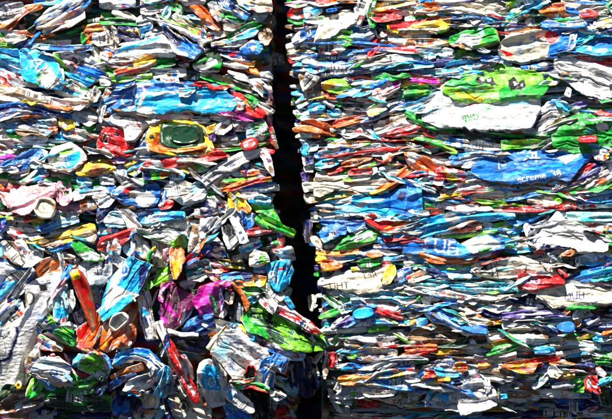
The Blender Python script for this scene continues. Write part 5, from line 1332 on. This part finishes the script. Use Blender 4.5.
# which pieces show largest: nearest-first cover of a coarse grid
gy, gx = np.mgrid[0:419, 0:612]
own = np.full((419, 612), -1); zb = np.full((419, 612), -1e9)
for k, it in enumerate(items):
    p = np.array(it['poly']); x0, y0 = np.maximum(np.floor(p.min(0)).astype(int), 0); x1, y1 = np.ceil(p.max(0)).astype(int)+1
    x1 = min(x1, 612); y1 = min(y1, 419)
    if x1 <= x0 or y1 <= y0: it['vis'] = 0; continue
    sl = (slice(y0, y1), slice(x0, x1))
    m = inside(gx[sl]+.5, gy[sl]+.5, it['poly']) & (zb[sl] < it['z']+k*1e-4)
    zb[sl][m] = it['z']+k*1e-4; own[sl][m] = k
cnt = np.bincount(own[own >= 0], minlength=len(items))
for k, it in enumerate(items): it['vis'] = int(cnt[k])
for it in items:
    if 'parent' in it: it['parent']['vis'] += it['vis']
roots = [i for i in items if 'parent' not in i]
for it in items:
    txt = any(o[0] == 't' for o in it['ops'])
    if txt or re.search(r'^big|^large|panel|two black', it['desc']): it['calm'] = .62
    p = np.array(it['poly']); ext = p.max(0)-p.min(0)
    if ext[0] > 1.9*ext[1] and it['vis'] < 330 and not it['plastic']: it['long'] = .22 if it['poly_c'][0] > 300 else .08
roots.sort(key=lambda i: -i['vis'])
N_IND = 300
indiv = roots[:N_IND]; rest = roots[N_IND:]
for it in roots: it['parts'] = []
for it in items:
    if 'parent' in it: it['parent']['parts'].append(it)
for it in items: it['id'] = items.index(it)

marks = []
for pre, short in MARKS:
    m = find(pre); m['mark'] = short; marks.append(m)
def where(it):
    x, y = it['poly_c']
    bale = 'left bale' if x < 292 else 'right bale'
    return bale
def label(it, skip=0):
    c = it['poly_c']
    ds = it['desc']; nw = len(ds.split())
    cand = sorted((np.hypot(*(m['poly_c']-c)), k) for k, m in enumerate(marks) if m is not it and it.get('parent') is not m)
    out = []
    for d, k in cand:
        m = marks[k]; v = c-m['poly_c']
        if abs(v[0]) > 1.6*abs(v[1]): rel = 'right of' if v[0] > 0 else 'left of'
        else: rel = 'below' if v[1] > 0 else 'above'
        if (m['poly_c'][0] < 292) != (c[0] < 292): continue
        s = '%s, %s the %s' % (ds, rel, m['mark'])
        if len(s.replace('-', ' ').split()) <= 16: out.append(s)
    return out

SHORT = {'glossy tub': ('plastic_tub', 'tub'), 'can wedged': ('crushed_can', 'can'), 'round cap end': ('bottle_cap', 'cap')}
seen = set()
for it in indiv:
    nm, cat = ('carton_scrap', 'carton scrap') if it['kind'] == 'scrap' else ('crushed_carton', 'carton')
    for k, v in SHORT.items():
        if k in it['desc'] and not it['desc'].startswith('torn'): nm, cat = v
    c = it['poly_c']
    org = ((c[0]-CX)*PX, 0.0, (CY-c[1])*PX+Z0)
    lb = next((s for s in label(it) if s not in seen), it['desc'])
    seen.add(lb)
    big = it['vis'] > 330 and it['kind'] != 'scrap' and not it['plastic']
    mat = M_PLASTIC if it['plastic'] else M_CARTON
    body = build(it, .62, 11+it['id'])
    subs = [(p['pname'], build(p, .62, 11+p['id']), M_PLASTIC if p['plastic'] else M_CARTON) for p in it['parts']]
    if big:
        # the raw board layer behind the printed face, a little proud of it where the carton tore
        rr = np.random.RandomState(5000+it['id'])
        sh = np.array([rr.uniform(-1.6, 1.6), rr.uniform(.2, 1.9)])
        lay = dict(it); lay['poly'] = [(x+sh[0], y+sh[1]) for x, y in it['poly']]
        lay['poly_c'] = it['poly_c']
        ov = PAL[rr.choice(list('CWSTK'), p=[.34, .26, .2, .12, .08])]*.9
        subs.append(('board_layer', build(lay, .9, 11+it['id'], zoff=-2.6, grow=rr.uniform(-.3, .7), override=ov), M_BOARD))
    if subs:
        root = bpy.data.objects.new(nm, None); root.empty_display_size = .02; root.location = org; COL.objects.link(root)
        mesh_obj('printed_wall' if cat == 'carton' else 'body', [body], mat, org, root)
        for pn, b, m in subs: mesh_obj(pn, [b], m, org, root)
    else:
        root = mesh_obj(nm, [body], mat, org)
    root['label'] = lb; root['category'] = cat
    root['group'] = 'crushed cartons pressed into the ' + where(it)

# ------------------------------------------------------------------ the rest of each bale: scraps past counting
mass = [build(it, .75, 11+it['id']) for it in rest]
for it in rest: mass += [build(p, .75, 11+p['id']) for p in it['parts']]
R = np.random.RandomState(77)
WH = list('WCSBbNGDgROYPAtKTV'); WP = np.array([20, 12, 8, 8, 7, 5, 4, 5, 4, 4, 3, 3, 1, 4, 5, 5, 5, 1.]); WP /= WP.sum()
def filler(cx, cy, L, W, ang, z, st=1.1):
    n = R.randint(5, 8); pts = []
    for k in range(n):
        t = 2*math.pi*(k+R.uniform(-.2, .2))/n
        u = math.copysign(abs(math.cos(t))**.6, math.cos(t))*L/2*R.uniform(.8, 1.1); v = math.copysign(abs(math.sin(t))**.7, math.sin(t))*W/2*R.uniform(.8, 1.1)
        pts.append((cx+u*math.cos(ang)-v*math.sin(ang), cy+u*math.sin(ang)+v*math.cos(ang)))
    cols = ''.join(R.choice(WH, p=WP) for _ in range(R.randint(1, 4)))
    it = dict(poly=pts, z=z, cols=cols, ops=[], tx=0, ty=0, kind='carton', poly_c=np.array([cx, cy]))
    return build(it, st, R.randint(1e6), fill=True)
y = -70.0
while y < 490:
    for side in (0, 1):
        x0, x1 = ((-70, float(np.interp(y, [0, 200, 240, 330, 419], [266, 272, 285, 296, 299]))) if side == 0 else (float(np.interp(y, [0, 60, 120, 170, 210, 300, 419], [290, 290, 298, 304, 314, 321, 329])), 690))
        x = x0+R.uniform(0, 40)*(side == 0)
        while x < x1-8:
            L = min(R.uniform(35, 100), x1-x); ang = R.normal(0, .07 if side else .13)
            if side == 0 and y > 235: L = min(L, R.uniform(25, 50)); ang = R.normal(.4, .7)
            outside = x+L < 0 or x > 612 or y < -8 or y > 425
            mass.append(filler(x+L/2, y+R.uniform(-3, 3), L*1.1, R.uniform(5, 11), ang, (R.uniform(-5.5, -1.6)*(1 if not outside else -.8) if not (side == 0 and y > 235) else R.uniform(-9, -4.5)), 1.2 if not outside else 2.0))
            x += L*.93
    y += 6.0
# thin wavy sheets and torn edges lying between the layers
size = np.where(own >= 0, np.array([i['vis'] for i in items])[own], 0)
WQ = np.array([28, 15, 12, 8, 8, 7, 5, 4, 3, 3.5, 3, 2, 1, 6, 12, 6, 3, 1.]); WQ /= WQ.sum()
def sheet(cx, cy, L, W, ang, z, wave):
    n = 9; ph = R.uniform(0, 6.3); wl = R.uniform(.7, 1.6)
    u = np.linspace(-.5, .5, n); sp = wave*np.sin(ph+u*6.3*wl)+R.normal(0, wave*.25, n)
    th = W/2*np.clip(1.15-np.abs(2*u)**3, .15, 1)*R.uniform(.6, 1.3, n)
    pts = [(a*L, b-c) for a, b, c in zip(u, sp, th)]+[(a*L, b+c) for a, b, c in list(zip(u, sp, th))[::-1]]
    pts = [(cx+a*math.cos(ang)-b*math.sin(ang), cy+a*math.sin(ang)+b*math.cos(ang)) for a, b in pts]
    cols = ''.join(R.choice(WH, p=WQ) for _ in range(R.randint(1, 4)))
    it = dict(poly=pts, z=z, cols=cols, ops=[], tx=0, ty=0, kind='carton', poly_c=np.array([cx, cy]), grow=0)
    return build(it, .62, R.randint(1e6), fill=True)
k = 0
while k < 430:
    x, y = R.uniform(-5, 617), R.uniform(-5, 424)
    xi, yi = int(np.clip(x, 0, 611)), int(np.clip(y, 0, 418))
    gl, gr = np.interp(y, [0, 60, 120, 200, 235, 300, 340, 419], [268, 267, 269, 275, 288, 296, 299, 300]), np.interp(y, [0, 60, 120, 170, 210, 300, 360, 419], [290, 290, 299, 305, 315, 322, 327, 331])
    low = x < 300 and y > 235
    if (low and R.rand() < .6) or (x < 300 and R.rand() < .6): continue
    L = R.uniform(24, 125) if x > 300 else R.uniform(14, 60)
    if low: L = R.uniform(10, 32)
    if size[yi, xi] > (250 if x > 300 else 70) or gl-L/2 < x < gr+L/2: continue
    ang = R.normal(0, .09) if x > 300 else R.normal(0, .2)
    if low: ang = R.normal(.6, .8)
    mass.append(sheet(x, y, L, R.uniform(1.6, 4.8), ang, R.uniform(1.5, 6.5), R.uniform(.6, 2.6))); k += 1
# edges of neighbouring layers that lap over the rims of the big pieces
for it in roots:
    if it['vis'] < 380 or it['plastic']: continue
    P = np.array(it['poly']); c0 = it['poly_c']; low = c0[0] < 300 and c0[1] > 225
    for k in range(R.randint(1, 3) if c0[0] < 300 or any(o[0] == 't' for o in it['ops']) else R.randint(3, 6)):
        i = R.randint(len(P)); q = P[i]+(P[(i+1) % len(P)]-P[i])*R.uniform(0, 1)
        q = q+(q-c0)/np.hypot(*(q-c0))*R.uniform(-1.5, 1.8) if not any(o[0] == 't' for o in it['ops']) else q+(q-c0)/np.hypot(*(q-c0))*1.5
        e = P[(i+1) % len(P)]-P[i]
        ang = math.atan2(e[1], e[0]); ang = (ang+math.pi/2) % math.pi-math.pi/2
        ang = ang*.35+R.normal(0, .12) if not low else ang+R.normal(0, .3)
        L = R.uniform(14, 46)*(.6 if low else 1)
        if 268-L/2 < q[0] < 326+L/2: continue
        zz = it['z']*(2.9/1.85 if low else 1)-(9/1.85 if low else 0)
        mass.append(sheet(q[0], q[1], L, R.uniform(2.2, 6.5), ang, max(zz, 0)+R.uniform(.3, 2.2), R.uniform(.4, 1.8)))
ob = mesh_obj('pressed_scraps', mass, M_CARTON, (0, 0, Z0))
ob['kind'] = 'stuff'; ob['label'] = 'thin pressed scraps and layer edges packed between the larger cartons'; ob['category'] = 'scraps'

# the inside of the two bales: crushed board seen only down the dark gap between them
def core(x0, x1, seed):
    nz = Noise(seed); fs = []
    y0, y1, d0, d1 = -230.0, 580.0, -18.0, -430.0  # carried up high to keep skylight out of the gap
    st = 6.0
    def face(o, u, v, nu, nv, nrm):
        a, b = np.meshgrid(np.linspace(0, 1, nu), np.linspace(0, 1, nv), indexing='ij')
        P = np.array(o)[None, None]+a[..., None]*np.array(u)+b[..., None]*np.array(v)
        e = np.minimum(np.minimum(a, 1-a), np.minimum(b, 1-b)); e = np.clip(e*nu*.3, 0, 1)
        n = nz.facet(P[..., 0]*.03+P[..., 2]*.05, P[..., 1]*.13, 0)*5+nz.facet(P[..., 0]*.1+P[..., 2]*.1, P[..., 1]*.3, 1)*2.5-4
        P = P+(n*e)[..., None]*np.array(nrm)
        if nrm == (0, 0, 1): P[..., 2] += -36*np.clip((P[..., 1]-390)/15, 0, 1)-np.where(P[..., 0] > 312, .27*np.clip(P[..., 1]-330, 0, 75), .30*np.clip(P[..., 1]-352, 0, 50))
        idx = np.arange(nu*nv).reshape(nu, nv)
        q = np.stack([idx[:-1, :-1], idx[:-1, 1:], idx[1:, 1:], idx[1:, :-1]], -1).reshape(-1, 4)
        V = P.reshape(-1, 3); c = np.empty((len(V), 3))
        pick = np.floor((nz.smooth(V[:, 0]*.03+V[:, 2]*.03, V[:, 1]*.16, 3)+1)*9).astype(int)
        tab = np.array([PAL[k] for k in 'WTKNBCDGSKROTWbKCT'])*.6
        c[:] = tab[pick % 18]
        fs.append(dict(v=V, c=c, q=q, t=np.empty((0, 3), int)))
    w = x1-x0; h = y1-y0; d = d1-d0
    face((x0, y0, d0), (w, 0, 0), (0, h, 0), 60, 130, (0, 0, 1))
    face((x0, y0, d1), (w, 0, 0), (0, h, 0), 12, 26, (0, 0, -1))
    face((x0, y0, d0), (0, 0, d), (0, h, 0), 70, 130, (-1, 0, 0))
    face((x1, y0, d0), (0, 0, d), (0, h, 0), 70, 130, (1, 0, 0))
    face((x0, y0, d0), (w, 0, 0), (0, 0, d), 30, 30, (0, -1, 0))
    face((x0, y1, d0), (w, 0, 0), (0, 0, d), 12, 12, (0, 1, 0))
    return fs
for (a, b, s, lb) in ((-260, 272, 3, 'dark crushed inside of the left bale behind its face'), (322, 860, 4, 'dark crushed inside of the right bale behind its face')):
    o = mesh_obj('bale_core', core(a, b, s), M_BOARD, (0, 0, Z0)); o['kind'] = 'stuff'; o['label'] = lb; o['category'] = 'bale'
# an unseen third bale, added close behind to keep the gap dark
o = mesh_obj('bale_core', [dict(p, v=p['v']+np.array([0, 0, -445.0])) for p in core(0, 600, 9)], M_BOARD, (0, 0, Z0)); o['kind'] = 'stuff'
o['label'] = 'dark bale standing behind the gap'; o['category'] = 'bale'

# ------------------------------------------------------------------ light, sky, camera
EL, AZ = math.radians(54), math.radians(22)      # sun high, in front of the bales and to the left
sd = bpy.data.lights.new('sun', 'SUN'); sd.energy = 5.0; sd.angle = math.radians(.5); sd.color = (1, .965, .9)
so = bpy.data.objects.new('sun', sd); COL.objects.link(so)
from mathutils import Vector
to_sun = Vector((-math.sin(AZ)*math.cos(EL), -math.cos(AZ)*math.cos(EL), math.sin(EL)))
so.rotation_euler = to_sun.to_track_quat('Z', 'Y').to_euler(); so.location = to_sun*8
wd = bpy.data.worlds.new('World'); sc.world = wd; wd.use_nodes = True
wn = wd.node_tree.nodes; sk = wn.new('ShaderNodeTexSky'); sk.sky_type = 'NISHITA'; sk.sun_disc = False
sk.altitude = 1500; sk.air_density = .4; sk.dust_density = .2; sk.sun_elevation = EL; sk.sun_rotation = math.pi+AZ
wd.node_tree.links.new(sk.outputs[0], wn['Background'].inputs['Color']); wn['Background'].inputs['Strength'].default_value = .05
cd = bpy.data.cameras.new('camera'); cam = bpy.data.objects.new('camera', cd); COL.objects.link(cam)
cam.location = (0, -6, Z0); cam.rotation_euler = (math.pi/2, 0, 0)
cd.sensor_width = 36; cd.lens = 36*6/(612*PX); cd.clip_start = .05; cd.clip_end = 300
sc.camera = cam
sc.view_settings.view_transform = 'Standard'; sc.view_settings.look = 'None'
sc.view_settings.exposure = 1.06; sc.view_settings.gamma = 1
sc.cycles.max_bounces = 3; sc.cycles.diffuse_bounces = 1; sc.cycles.glossy_bounces = 2
